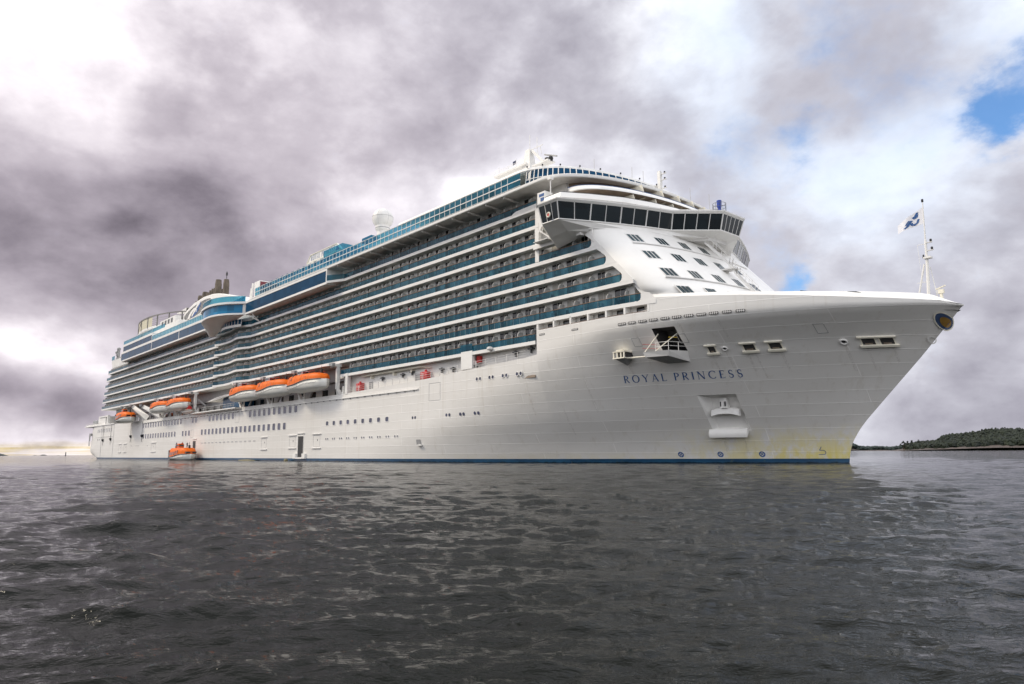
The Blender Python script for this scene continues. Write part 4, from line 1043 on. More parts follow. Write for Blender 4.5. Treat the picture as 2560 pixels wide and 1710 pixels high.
b = MB(); b.strip([(-142, -18.6, 42.6), (-133.5, -18.6, 42.6), (-133.5, 0, 42.6)], [(-142, -18.6, 46.0), (-133.5, -18.6, 46.0), (-133.5, 0, 46.0)]); b.build('glass_pavilion', g_fence, ship)

# ------------------------------------------------------------------ glazed gallery band, sea walk, aft bands
YG = -21.6
def band(x0, x1, z0, zg0, zg1, z1, y=YG, name='gallery', glassmat=None, divs_=()):
    b = MB(); b.box(x0, x1, y, -17, z0, zg0); b.box(x0, x1, y, -17, zg1, z1); b.box(x0, x0 + .3, y, -17, zg0, zg1); b.box(x1 - .3, x1, y, -17, zg0, zg1)
    for x in divs_: b.box(x - .16, x + .16, y, y + .4, zg0, zg1)
    o = b.build(name, white, ship)
    b = MB(); b.box(x0 + .1, x1 - .1, y + .08, -17.1, zg0, zg1); b.build('gallery_glass', glassmat or g_band, o)
    return o
band(-178.5, -134.3, 36.72, 37.2, 39.62, 40.2)
b = MB(); b.hexa([(-134.3, YG, 36.9), (-134.3, -17.3, 36.9), (-131, -17.3, 37.13), (-131, -HB, 37.13)], [(-134.3, YG, 37.35), (-134.3, -17.3, 37.35), (-131, -17.3, 37.66), (-131, -HB, 37.66)]); b.build('gallery_return', white, ship)
b = MB(); b.strip([(-134.3, YG + .1, 37.4), (-131, -HB + .06, 37.66)], [(-134.3, YG + .1, 38.6), (-131, -HB + .06, 38.7)]); b.build('return_glass', g_balc, ship)
band(-300.8, -205, 36.6, 37.05, 39.5, 40.2, divs_=(-260.8, -231.5))
band(-298.6, -260.8, 40.25, 40.3, 42.1, 42.9)
b = MB(); b.strip([(-298.6, YG + .1, 42.9), (-247, YG + .1, 42.9)], [(-298.6, YG + .1, 44.2), (-247, YG + .1, 44.2)]); b.strip([(-260.8, YG + .1, 40.2), (-178.6, YG + .1, 40.2)], [(-260.8, YG + .1, 41.7), (-178.6, YG + .1, 41.7)]); rg = b.build('aft_rail_glass', g_fence, ship)
b = MB(); x = -298.5
while x < -179: 
    z = 42.9 if x < -260.8 else 40.2; b.box(x - .05, x + .05, YG + .05, YG + .17, z, z + (1.35 if x < -260.8 else 1.55)); x += 1.5
b.box(-298.6, -260.8, YG + .03, YG + .17, 44.2, 44.28); b.box(-260.8, -178.6, YG + .03, YG + .17, 41.7, 41.78); b.build('aft_rail_frame', white_d, rg)
b = MB(); b.box(-298.4, -255, -15, 15, 40.3, 47.5); b.box(-300, -180, -17, 17, 36.7, 40.2); b.box(-255, -240, -13, 13, 40.2, 46.5); b.build('aft_deckhouse', white_d, ship)
# glass-floored walkway bulging over the side
SWP = [(-207, -21.6), (-203.5, -23.2), (-201, -24.6), (-198.2, -25.8), (-194.8, -26.6), (-190, -27.0), (-185.8, -26.5), (-182, -24.8), (-178.4, -21.6)]
def sc(poly, f): cx, cy = -192, -21.6; return [(cx + (x - cx) * f, cy + (y - cy) * f) for x, y in poly]
def sm(poly, n=6):
    out = []; P_ = [poly[0]] + poly + [poly[-1]]
    for i in range(1, len(P_) - 2):
        p0, p1, p2, p3 = (Vector(P_[j]) for j in (i - 1, i, i + 1, i + 2))
        for k in range(n):
            t = k / n; out.append(tuple(.5 * ((2 * p1) + (p2 - p0) * t + (2 * p0 - 5 * p1 + 4 * p2 - p3) * t * t + (-p0 + 3 * p1 - 3 * p2 + p3) * t ** 3)))
    out.append(poly[-1]); return out
SW = sm(SWP)
def sca(poly, f): return [(-204.5 + (x + 204.5) * f, -21.0 + (y + 21.0) * f) for x, y in poly]
b = MB(); b.loft([r3(sca(SW, .10), 34.0), r3(sca(SW, .30), 34.8), r3(sca(SW, .62), 35.9), r3(sca(SW, .92), 36.6), r3(SW, 36.8), r3(SW, 37.2), r3(sc(SW, .97), 37.3)])
b.loft([r3(sc(SW, .96), 39.5), r3(sc(SW, 1.03), 39.62), r3(sc(SW, 1.03), 40.15), r3(sc(SW, .98), 40.25), r3(sc(SW, .3), 40.3)])
b.box(-179.2, -178.6, -21.9, -21.3, 37.2, 39.6)
sk = b.build('sea_walk', white, ship, smooth=True, angle=35)
b = MB(); b.loft([r3(sc(SW, .95), 37.25), r3(sc(SW, .95), 39.55)]); b.build('sea_walk_glass', g_wave, sk, smooth=True)
b = MB(); b.loft([r3(sc(SW, .97), 40.25), r3(sc(SW, .97), 41.7)]); b.build('sea_walk_rail', g_fence, sk, smooth=True)
b = MB(); q = sc(SW, .97)
for p, r in zip(q, q[1:]): b.bar((p[0], p[1], 41.72), (r[0], r[1], 41.72), .08, .08)
b.build('sea_walk_handrail', white_d, sk)
# crescent window below the sea walk and its struts
b = MB(); cw = [(-197.0 + 15.0 * i / 12, -21.0 - 1.5 * math.cos(math.pi * (i / 12 - .5))) for i in range(13)]
b.loft([r3(cw, 34.3), r3(cw, 34.95), [(x, y + .25, 34.95) for x, y in cw]]); cr_ = b.build('crescent_balcony', white, sk)
b = MB(); b.loft([r3([(x, y + .15) for x, y in cw], 34.9), r3([(x, y + .15) for x, y in cw], 36.3)]); b.build('crescent_window', g_band, cr_)
b = MB()
for i in range(13): b.bar((cw[i][0], cw[i][1] - .03, 35.0), (cw[i][0], cw[i][1] - .03, 36.15), .1)
b.build('crescent_mullion', white_d, cr_)
b = MB()
for p, q in (((-177.5, -21.4, 36.8), (-174.6, -19.3, 34.8)), ((-175, -21.4, 36.8), (-174.6, -19.3, 34.8)), ((-204, -21.6, 36.6), (-206.5, -19.3, 34.8)), ((-208, -21.6, 36.6), (-206.5, -19.3, 34.8))): b.bar(p, q, .22)
b.build('gallery_strut', white, ship)
b = MB(); b.strip([(x, y + .1, 34.8) for x, y in BUL], [(x, y + .1, 36.6) for x, y in BUL]); b.build('bulge_wall', greyp, ship)

# ------------------------------------------------------------------ stern
b = MB(); b.box(-364.5, -313.6, -HB - .3, HB + .3, 13.55, 13.95); b.box(-364, -345, -HB + .2, HB - .2, 13.95, 14.6); b.box(-342, -330, -HB + .3, HB - .3, 13.95, 17.4)
b.box(-326.5, -325.0, -HB, -HB + .8, 13.9, 17.6); b.box(-340.4, -326.5, -HB, -HB + .5, 17.0, 17.5); b.build('stern_platform', white, ship)
b = MB(); 
for x in (-348, -353, -358): b.lathe((x, -HB + 2, 14.6), [(.5, 0), (.6, .8), (.5, 1.6), (.2, 2.0)], 10)
b.build('stern_winch', midgrey, ship)
b = MB()
for x in [-364 + 2.2 * i for i in range(14)]: b.box(x, x + .06, -HB - .2, -HB - .14, 13.9, 15.0)
b.box(-364, -334, -HB - .2, -HB - .14, 14.95, 15.0); b.box(-364, -334, -HB - .2, -HB - .14, 14.4, 14.45); b.build('stern_rail', white_d, ship)
b = MB(); b.box(-355.5, -352.5, -HB - .12, -HB + .5, 9.7, 10.8); b.box(-355.5, -355.0, -HB - .12, -HB, 5.5, 9.7); b.box(-353.6, -353.2, -HB - .12, -HB, 5.5, 9.7); b.box(-354.8, -353.4, -HB - .06, -HB, 7.6, 9.6); b.build('stern_ladder_frame', midgrey, ship)
b = MB(); b.box(-335, -322, -17, 17, 38.0, 39.0); b.box(-336, -331, -17, 17, 39.4, 41.0); b.box(-322, -300, -17, 17, 37.0, 40.0); b.build('stern_terrace', white_d, ship)
b = MB(); b.strip([(-335.9, -17.1, 41.0), (-331, -17.1, 41.0)], [(-335.9, -17.1, 42.6), (-331, -17.1, 42.6)]); b.build('terrace_glass', g_balc, ship)
b = MB()
for x, z in ((-328, 43.6), (-325.5, 44.8), (-326.5, 42.4)): b.lathe((x, -17, z - .6), [(.3, 0), (.75, .4), (.75, .9), (.3, 1.3)], 10)
b.box(-327.5, -326.9, -17.3, -16.7, 38.5, 44.5); b.box(-325.0, -324.4, -17.3, -16.7, 38.5, 45.0); b.box(-329, -322, -17.2, -16.8, 40.9, 41.3); b.build('stern_light_mast', midgrey, ship)

# ------------------------------------------------------------------ promenade deck with its recess
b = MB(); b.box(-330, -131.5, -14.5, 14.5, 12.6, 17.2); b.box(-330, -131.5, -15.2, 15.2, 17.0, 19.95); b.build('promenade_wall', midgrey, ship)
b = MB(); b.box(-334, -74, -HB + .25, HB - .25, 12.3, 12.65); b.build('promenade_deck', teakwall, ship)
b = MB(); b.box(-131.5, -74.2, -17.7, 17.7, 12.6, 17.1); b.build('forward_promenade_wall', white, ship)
b = MB()
for x in [-328 + 5.8 * i for i in range(34)]: b.box(x, x + 2.4, -14.6, -14.48, 13.2, 15.6)
b.build('promenade_window', g_door, ship)
# hull side top strip between the boats: pale bulwark band with stanchions
b = MB()
for i in range(22):
    x = -129 + 2.45 * i; z = ztop(x); 
    b.box(x - .04, x + .04, -HB + .05, -HB + .13, z - .02, z + 1.1)
xs = [-131 + 2.3 * i for i in range(25)]
for p, q in zip(xs, xs[1:]):
    for h in (1.08, .72, .36): b.bar((p, -HB + .09, ztop(p) + h), (q, -HB + .09, ztop(q) + h), .035)
b.build('promenade_rail', white_d, ship)
b = MB(); b.tube([(-124.5, -18.3, 16.6), (-103.6, -18.3, 16.65), (-101.2, -18.1, 16.2)], [.16, .20, .1], 10)
for x in (-121, -113, -107): b.box(x, x + .3, -18.4, -17.7, 15.9, 16.4)
b.build('stores_crane_jib', cream, ship)
for x0, x1, z0, z1 in ((-125.7, -124.1, 13.8, 15.3), (-103.3, -101.3, 14.3, 15.6)):
    b = MB(); b.box(x0, x1, -18.8, -17.8, z0, z1); b.lathe(((x0 + x1) / 2, -18.3, z1), [(.25, 0), (.25, .3), (.1, .4)], 8); o = b.build('red_locker', red, ship, bevel=.04)
    b = MB(); b.box(x0 + .4, x0 + .46, -18.83, -18.8, z0, z1); b.box(x0, x1, -18.83, -18.8, (z0 + z1) / 2, (z0 + z1) / 2 + .07); b.build('locker_strap', white_d, o)
b = MB(); b.box(-91.1, -88.2, -HB - .05, -17.6, 14.8, 17.75); bk = b.build('side_house', white, ship, bevel=.04)
b = MB(); b.box(-88.18, -88.1, -18.6, -17.9, 16.2, 16.9); b.box(-88.18, -88.1, -18.9, -18.1, 15.1, 15.4); b.build('house_vent', dkgrey, bk)
b = MB(); b.box(-88.9, -87.4, -18.4, -17.75, 15.8, 16.9); b.build('red_locker', red, ship, bevel=.04)
b = MB(); b.strip([(-91.2, -HB - .12, 17.8), (-88.1, -HB - .12, 17.8)], [(-91.2, -HB - .12, 18.85), (-88.1, -HB - .12, 18.85)]); b.build('house_glass', g_balc, ship)
b = MB(); b.lathe((-83.5, -HB - .25, 17.2), [(.3, 0), (.5, .15), (.5, .4), (.3, .55)], 14); b.build('deck_lamp', white_d, ship)
b = MB()
for x, z in ((-107.5, 15.9), (-110.6, 15.7), (-117.6, 15.6), (-98.5, 15.6), (-95.3, 15.4), (-79.6, 16.4), (-76.2, 16.6)): b.box(x, x + .9, -18.3, -17.7, z, z + .25); b.box(x + .3, x + .5, -18.1, -17.8, z - .5, z + .4)
b.build('deck_fitting', dkgrey, ship)
b = MB(); b.box(-106.6, -104.8, -17.74, -17.7, 13.3, 15.6); b.box(-122.5, -121, -17.74, -17.7, 13.2, 15.4); b.build('deck_door', midgrey, ship)
# embarkation terrace amidships
b = MB(); b.hexa([(-218, -HB, 13.0), (-183.5, -HB, 13.0), (-183.5, -HB + 3, 13.0), (-218, -HB + 3, 13.0)], [(-218, -20.9, 13.25), (-183.5, -20.9, 13.25), (-183.5, -HB + 3, 13.25), (-218, -HB + 3, 13.25)]); b.box(-218, -183.5, -20.9, -16, 13.25, 13.5); te = b.build('terrace', white, ship)
b = MB(); x = -209
while x < -184: b.box(x, x + .06, -20.85, -20.79, 13.5, 14.65); x += 1.1
b.box(-209, -184, -20.86, -20.78, 14.6, 14.68); b.box(-209, -184, -20.85, -20.79, 14.05, 14.1); b.build('terrace_rail', greyp, te)
b = MB(); cp = [(-206.5, 15.9), (-203, 16.2), (-198, 16.7), (-192, 17.0), (-184.5, 17.1)]
b.loft([[(x, -20.6, z) for x, z in cp], [(x, -20.6, z + .16) for x, z in cp], [(x, -15.5, z + .3) for x, z in cp], [(x, -15.5, z) for x, z in cp]], closed=True); b.build('terrace_canopy', white, te)
b = MB(); b.box(-197, -185, -19.2, -15.5, 13.5, 16.8); b.build('terrace_glass_wall', g_band, te)

# ------------------------------------------------------------------ boat davits
for i, x in enumerate((-132.3, -149.9, -166.9, -184.3, -219.3, -236.5, -253.5)):
    b = MB(); b.hexa([(x - .9, -18.9, 12.7), (x + .7, -18.9, 12.7), (x + .7, -17.9, 12.7), (x - .9, -17.9, 12.7)], [(x - .3, -19.6, 14.6), (x + .3, -19.6, 14.6), (x + .3, -18.9, 14.6), (x - .3, -18.9, 14.6)])
    b.box(x - .3, x + .3, -19.7, -19.0, 14.6, 19.7); b.box(x - .35, x + .35, -21.6, -18.6, 19.2, 19.75)
    d = b.build('boat_davit', white_d, ship, bevel=.03)
    b = MB(); b.lathe((x - .5, -20.4, 19.0), [(.35, 0), (.35, .7)], 12); b.box(x - 1.1, x + .5, -20.9, -20.3, 19.3, 19.9); b.build('davit_sheave', midgrey, d)
    b = MB(); b.lathe((x + 1.8, -19.0, 12.9), [(.28, 0), (.24, 1.0), (.16, 1.1), (.12, 2.2)], 10); b.build('davit_bollard', white, d)
    b = MB(); b.bar((x + .6, -17.5, 13.0), (x + 2.6, -17.2, 15.8), .35); b.bar((x + 2.6, -17.2, 15.8), (x + .4, -18.5, 17.6), .3); b.build('davit_stay', midgrey, d)
b = MB(); b.box(-133.2, -126.2, -18.3, -17.8, 16.9, 17.25); b.box(-129.2, -128.3, -19.3, -18.6, 13.4, 17.6); b.box(-131.6, -129.4, -18.2, -17.7, 13.2, 17.0); b.build('davit_frame', white_d, ship)
for p, q in (((-284.0, -20.6, 19.2), (-270.5, -19.2, 14.2)), ((-271.5, -20.4, 18.6), (-252.5, -19.0, 13.8)), ((-296.5, -20.6, 19.2), (-303, -19.2, 14.2))):
    b = MB(); b.hexa([(p[0] - .7, p[1], p[2] - .7), (p[0] + .3, p[1], p[2] - .9), (p[0] + .5, p[1] + .8, p[2]), (p[0] - .7, p[1] + .8, p[2] + .2)][0:4], [(q[0] - 1.5, q[1], q[2] - .8), (q[0] + .6, q[1], q[2] - .8), (q[0] + 1.2, q[1] + .8, q[2] + .7), (q[0] - .6, q[1] + .8, q[2] + 1.1)])
    d = b.build('tender_davit', greyp, ship)
    b = MB(); b.lathe((p[0] - .4, p[1] - .3, p[2] - .4), [(.5, 0), (.5, .8)], 12); b.build('davit_sheave', midgrey, d)

# ------------------------------------------------------------------ funnel and top-side gear
FY = -7.0
prof = [(-281.5, 51.0), (-278.5, 52.8), (-273.5, 54.6), (-266, 56.0), (-256, 56.6), (-247.5, 56.2), (-241.5, 55.4), (-236, 54.3), (-230, 52.9), (-224, 51.3), (-219, 49.6), (-216, 47.5), (-216, 44.0), (-283.5, 44.0), (-283.0, 48.5)]
b = MB(); n = len(prof)
b.add([(x, FY, z) for x, z in prof] + [(x, -FY, z) for x, z in prof], [tuple(range(n)), tuple(range(n, 2 * n))[::-1]] + [(i, (i + 1) % n, n + (i + 1) % n, n + i) for i in range(n)])
fun = fixn(b.build('funnel', white, ship, bevel=.25))
ell = []
for k in range(32):
    a = 2 * math.pi * k / 32; u, v = 14.5 * math.cos(a), 2.35 * math.sin(a); t = rad(3.0)
    ell.append((-261.5 + u * math.cos(t) - v * math.sin(t) * 1.2 + v * 1.1, 52.9 + u * math.sin(t) + v * math.cos(t)))
b = MB(); b.add([(x, FY - .05, z) for x, z in ell], [tuple(range(32))]); og = b.build('funnel_grille', paint('grille_grey', (.17, .17, .175), .6, .3, 1.0), fun)
b = MB()
for j in range(13):
    z = 50.4 + .4 * j
    xs_ = [x for x, zz2 in ell if abs(zz2 - z) < .35]
    if len(xs_) > 1:
        x = min(xs_)
        while x < max(xs_) - 1: l = rnd.uniform(.6, 2.0); b.box(x, min(x + l, max(xs_)), FY - .16, FY - .05, z, z + .13); x += l + rnd.uniform(.3, 1.0)
b.build('grille_louvre', greyp, og)
b = MB()
for p, q in zip(ell, ell[1:] + ell[:1]): b.bar((p[0], FY - .1, p[1]), (q[0], FY - .1, q[1]), .2, .25)
b.build('grille_rim', white, og)
# wave-haired figurehead emblem, simplified to its strokes
b = MB()
def curve_band(b, pts, w0, w1, y, mi):
    n = len(pts); L_, R2 = [], []
    for i, p in enumerate(pts):
        a, c = Vector(pts[max(i - 1, 0)]), Vector(pts[min(i + 1, n - 1)]); d = (c - a).normalized(); q = Vector((-d.y, d.x)); w = (w0 + (w1 - w0) * i / (n - 1)) / 2
        L_.append((p[0] + q.x * w, y, p[1] + q.y * w)); R2.append((p[0] - q.x * w, y, p[1] - q.y * w))
    b.strip(L_, R2, mi)
def em(pts): return [(-264.8 + (x + 261.5) * 1.3, 52.8 + (z - 52.6) * 1.35) for x, z in pts]
curve_band(b, em([(-266.5, 50.6), (-265.4, 51.6), (-263.6, 52.6), (-261.5, 53.2)]), 2.0, .8, FY - .2, 0)
curve_band(b, em([(-263.2, 51.4), (-261.5, 52.4), (-259.3, 53.6), (-257.0, 54.6)]), .7, 1.3, FY - .21, 0)
curve_band(b, em([(-261.8, 53.2), (-260.6, 53.1), (-259.6, 52.7), (-259.8, 52.1)]), .7, .8, FY - .22, 0)
curve_band(b, em([(-263.4, 51.2), (-261.0, 51.8), (-259.0, 52.3), (-256.5, 54.2)]), .9, 1.6, FY - .19, 1)
b.build('funnel_emblem', [white, bluep], fun)
b = MB(); b.loft([[(-291, -5.5, 55.9), (-291, -4.5, 55.9), (-291, -4.5, 56.05), (-291, -5.5, 56.05)], [(-276, -6.5, 54.6), (-276, -3.5, 54.6), (-276, -3.5, 56.0), (-276, -6.5, 56.0)]], closed=True); b.build('funnel_fin', white_d, fun)
for x, z0, z1, r in ((-247.6, 55.0, 61.5, 1.12), (-240.0, 54.0, 60.2, 1.0), (-257.5, 55.5, 58.7, .62), (-255.0, 55.5, 59.0, .6), (-252.8, 55.5, 59.2, .6), (-250.6, 55.5, 59.1, .6), (-260.6, 55.5, 59.4, 1.05), (-265.2, 55.5, 58.8, 1.05), (-269.0, 54.5, 57.3, .75), (-243.8, 55.4, 57.6, .4)):
    b = MB(); b.lathe((x, -5.0, z0), [(r, 0), (r, (z1 - z0) * .75), (r * .82, z1 - z0), (r * .6, z1 - z0 - .1)], 16); b.build('exhaust_pipe', stackm, fun, smooth=True, angle=40)
b = MB(); b.tube([(-240, -5, 60.5), (-240, -5, 63.0)], .12, 6); b.box(-240.3, -239.7, -5.2, -4.8, 61.6, 62.6); b.build('stack_aerial', blackm, fun)
# big outdoor screen box
b = MB(); b.box(-215.5, -211.4, -5, 5.5, 48.0, 54.6); sc_ = b.build('screen_house', white_d, ship, bevel=.05)
b = MB(); b.box(-211.38, -211.3, -4.8, 5.3, 49.0, 54.3); b.build('screen_panel', paint('dark_red_panel', (.16, .02, .03), .5, .2), sc_)
b = MB(); b.bar((-217.0, -5.2, 48), (-216.0, -5.2, 54.4), .5); b.bar((-218.3, -5.2, 48), (-217.2, -5.2, 53.0), .4); b.build('screen_leg', white, sc_)
# name board
b = MB(); nb = [(-153.6, 45.7), (-151.7, 47.45), (-138.9, 47.45), (-136.9, 45.75)]; y = -17.0
b.add([(x, y, z) for x, z in nb] + [(x, y + .5, z) for x, z in nb], [(0, 1, 2, 3), (7, 6, 5, 4), (0, 4, 5, 1), (1, 5, 6, 2), (2, 6, 7, 3), (3, 7, 4, 0)]); nbo = fixn(b.build('name_board', white, ship))
b = MB()
for p, q in zip(nb, nb[1:] + nb[:1]): b.bar((p[0], y - .06, p[1]), (q[0], y - .06, q[1]), .16, .16)
b.build('board_rim', cream, nbo)
b = MB()
for q in tq: b.add([(-151.4 + 11.4 * u / tw_, y - .04, 46.0 + 1.15 * v) for u, v in q], [(0, 1, 2, 3)])
b.add([(-139.6, y - .04, 45.95), (-137.6, y - .04, 45.95), (-138.9, y - .04, 47.0)], [(0, 1, 2)]); b.build('board_lettering', bluep, nbo)
b = MB()
for x in (-150, -145, -140): b.box(x - .15, x + .15, y + .1, y + .4, 40.5, 45.9)
b.build('board_post', white_d, nbo)
# radome
b = MB(); R0 = 2.35
prof_ = [(R0 * .62, -2.15), (R0 * .66, -1.9)] + [(R0 * math.cos(rad(a)), R0 * math.sin(rad(a))) for a in range(-50, 91, 10)]
prof_ = [(1.3, -4.6), (1.2, -3.0), (1.5, -2.7)] + [(1.62, -2.6), (1.62, -2.1)] + [(max(.01, R0 * math.cos(rad(a))), R0 * math.sin(rad(a))) for a in range(-48, 91, 8)]
b.lathe((-134.9, -8, 54.0), prof_, 36); rd = b.build('radome', white_d, ship, smooth=True, angle=40)
b = MB()
b.lathe((-134.9, -8, 54.0), [(1.66, -2.38), (1.66, -2.22)], 30)
b.tube([(-134.9 + (R0 + .01) * math.cos(a), -8 + (R0 + .01) * math.sin(a), 54.3) for a in [i * math.pi / 18 for i in range(37)]], .025, 4)
for ph in (0, 60, 120): b.tube([(-134.9 + (R0 + .01) * math.cos(rad(t)) * math.cos(rad(ph)), -8 + (R0 + .01) * math.cos(rad(t)) * math.sin(rad(ph)), 54 + (R0 + .01) * math.sin(rad(t))) for t in range(-45, 226, 9)], .02, 4)
b.build('radome_seam', midgrey, rd)
b = MB(); b.lathe((-134.9, -8, 43.4), [(2.2, 0), (1.2, 2), (1.1, 6.2)], 16); b.build('radome_pedestal', white_d, rd)
# oval sports court cage
b = MB(); cx_, cy_, ra, rb = -304.0, 0, 31.0, 13.5
pts = [(cx_ + ra * math.cos(2 * math.pi * k / 44), cy_ + rb * math.sin(2 * math.pi * k / 44)) for k in range(44)]
b.loft([r3(sc2, z) for sc2, z in (([(cx_ + (x - cx_) * .97, y * .97) for x, y in pts], 49.2), (pts, 49.9), (pts, 50.7))], closed=True); ct = b.build('sports_court', white, ship)
b = MB(); b.strip(r3(pts[14:36], 50.7), r3(pts[14:36], 54.4)); b.build('court_screen', canvas, ct)
b = MB()
for k in range(0, 44, 2): b.bar((*pts[k], 50.4), (*pts[k], 54.7), .42)
for k in range(14, 34, 4): b.bar((*pts[k], 50.7), (*pts[k + 2], 54.5), .42)
for k in range(44): 
    p, q = pts[k], pts[(k + 1) % 44]; b.bar((*p, 54.7), (*q, 54.7), .42)
    if k > 34 or k < 14:
        for z in (51, 51.8, 52.6, 53.4): b.bar((*p, z), (*q, z), .08)
b.build('court_frame', paint('court_steel', (.20, .19, .18), .5, .2), ct)
b = MB(); b.box(-320, -282, -10, 10, 44, 48.8); b.box(-286, -268, -12.5, -10.5, 46.5, 51.2); b.build('court_house', white_d, ship)
for x in (-284, -280.3, -276.6, -272.9): b = MB(); b.box(x, x + 2.0, -12.6, -12.5, 49.0, 50.7); b.build('court_window', dkgrey, ship)
# radar mast and yard
b = MB()
b.loft([[(-97.0, -1.8, 43.5), (-97.0, 1.8, 43.5), (-92.6, 1.8, 43.5), (-92.6, -1.8, 43.5)], [(-95.9, -.8, 56.0), (-95.9, .8, 56.0), (-93.9, .8, 56.0), (-93.9, -.8, 56.0)], [(-95.4, -.5, 59.3), (-95.4, .5, 59.3), (-94.2, .5, 59.3), (-94.2, -.5, 59.3)]], closed=True)
b.box(-104.0, -94.6, -1.2, 1.2, 56.1, 56.5); b.box(-93.0, -88.8, -1.0, 1.0, 55.1, 55.4); b.bar((-94.0, 0, 59.0), (-90.5, 0, 55.3), .5)
for p, q in (((-94.6, 0, 59.3), (-94.6, 0, 62.3)), ((-92.6, 0, 58.8), (-92.6, 0, 61.2)), ((-103.8, 0, 56.5), (-103.8, 0, 58.6)), ((-101, 0, 56.5), (-101, 0, 58.0)), ((-91.4, 0, 57.5), (-91.8, 0, 59.2)), ((-92.3, 0, 57.5), (-92.6, 0, 59.0))): b.tube([p, q], .07, 5)
b.bar((-95.2, 0, 59.2), (-91, 0, 59.2), .1)
for z in (57.2, 56.9): b.bar((-104, -1.2, z), (-96, -1.2, z), .05)
ms = b.build('radar_mast', white_d, ship)
b = MB(); b.bar((-90.6, 0, 57.0), (-87.4, 0, 55.7), .3, .25); b.build('radar_scanner', midgrey, ms)
b = MB(); b.lathe((-89.0, 0, 55.2), [(.35, 0), (.5, .6), (.3, 1.0)], 12); b.box(-90.3, -89.7, -.3, .3, 55.2, 56.2); b.build('scanner_gearbox', blackm, ms)
b = MB(); b.tube([(-70.3, -3.5, 43.8), (-69.2, -3.5, 44.8)], .18, 8); b.box(-69.6, -68.6, -3.7, -3.3, 44.6, 44.9); b.build('searchlight', cream, ship)
# forward signal mast with stacked lamps and thin whip aerials
b = MB(); b.box(-64.9, -64.4, -.3, .3, 40.5, 45.6); 
for z in (45.0, 44.0, 42.6): b.box(-64.4, -63.4, -.12, .12, z, z + .08)
b.box(-65.9, -65.2, -.4, .4, 41.6, 43.4); sm_ = b.build('signal_mast', white_d, ship)
for z in (45.1, 44.1, 42.7): b = MB(); b.lathe((-63.7, 0, z), [(.14, 0), (.14, .25), (.05, .3)], 8); b.build('signal_lamp', blackm, sm_)
b = MB()
for p, q in (((-67, -4.0, 43.6), (-67, -4.0, 46.0)), ((-62.5, 5, 40.4), (-62.5, 5, 43.5)), ((-61.6, 9, 40.4), (-61.6, 9, 43.2)), ((-59, 7, 35.2), (-59, 7, 40.5)), ((-56, 3, 35.2), (-56, 3, 37.8)), ((-70, -9.5, 43.6), (-70, -9.5, 46.8)), ((-65.6, -3, 40.5), (-65.6, -3, 45.2))): b.tube([p, q], .04, 5)
b.build('whip_aerial', greyp, ship)
b = MB(); x = -63.5
for y in range(2, 18, 2): b.bar((front_x(y, 31) - 8, y, 40.5), (front_x(y, 31) - 8, y, 41.5), .06)
b.build('tier_rail', white_d, ship)
# jackmast on the bow, its lamps and the little radar
b = MB(); b.tube([(-28.0, 0, 17.2), (-27.75, 0, 22.5), (-27.7, 0, 25.7)], [.2, .17, .13], 8); b.tube([(-27.7, 0, 25.6), (-27.6, 0, 30.4)], [.09, .05], 6); b.tube([(-29.35, 0, 17.6), (-28.05, 0, 22.9)], .1, 6); b.tube([(-27.0, .5, 17.6), (-27.5, .1, 22.5)], .05, 5)
b.box(-28.0, -27.2, -.35, .35, 23.5, 23.7); b.bar((-28.6, 0, 25.3), (-27.7, 0, 25.3), .05); b.bar((-28.6, 0, 25.3), (-28.4, 0, 20.8), .03); b.bar((-29, 0, 20.8), (-27.8, 0, 20.8), .05); b.box(-27.65, -27.0, -.12, .12, 25.35, 25.42); b.box(-27.6, -26.95, -.12, .12, 24.4, 24.47)
jm = b.build('jack_mast', white, ship)
b = MB()
for x, z in ((-27.15, 25.42), (-27.1, 24.47), (-27.62, 30.35)): b.lathe((x, 0, z), [(.13, 0), (.13, .3), (.06, .36)], 10)
b.lathe((-28.0, -.2, 23.6), [(.12, 0), (.08, .4)], 8); b.build('navigation_lamp', blackm, jm)
b = MB(); b.lathe((-26.6, 0, 18.1), [(.3, 0), (.18, .7), (.16, 1.1)], 12); b.box(-26.9, -26.3, -.2, .2, 19.2, 19.65); br_ = b.build('bow_radar', cream, ship)
b = MB(); b.bar((-27.1, 0, 19.75), (-26.1, 0, 20.05), .18, .12); b.build('radar_bar', cream, br_)
b = MB(); b.box(-28.4, -27.6, -.3, .3, 18.2, 18.7); b.box(-27.2, -26.9, -.3, .3, 18.2, 18.55); b.build('bow_winch', dkgrey, ship)
b = MB(); b.tube([(-38.0, -11.2, 19.3), (-37.6, -11.0, 19.75), (-36.9, -10.8, 19.6), (-36, -10.3, 19.4), (-34, -9.2, 19.35), (-32.6, -8.4, 19.2), (-31.4, -7.6, 18.7)], .06, 6); b.tube([(-38.0, -11.2, 19.3), (-37.7, -11.0, 19.8), (-36.7, -10.7, 19.55)], .09, 6); b.build('deck_hose', blackm, ship)

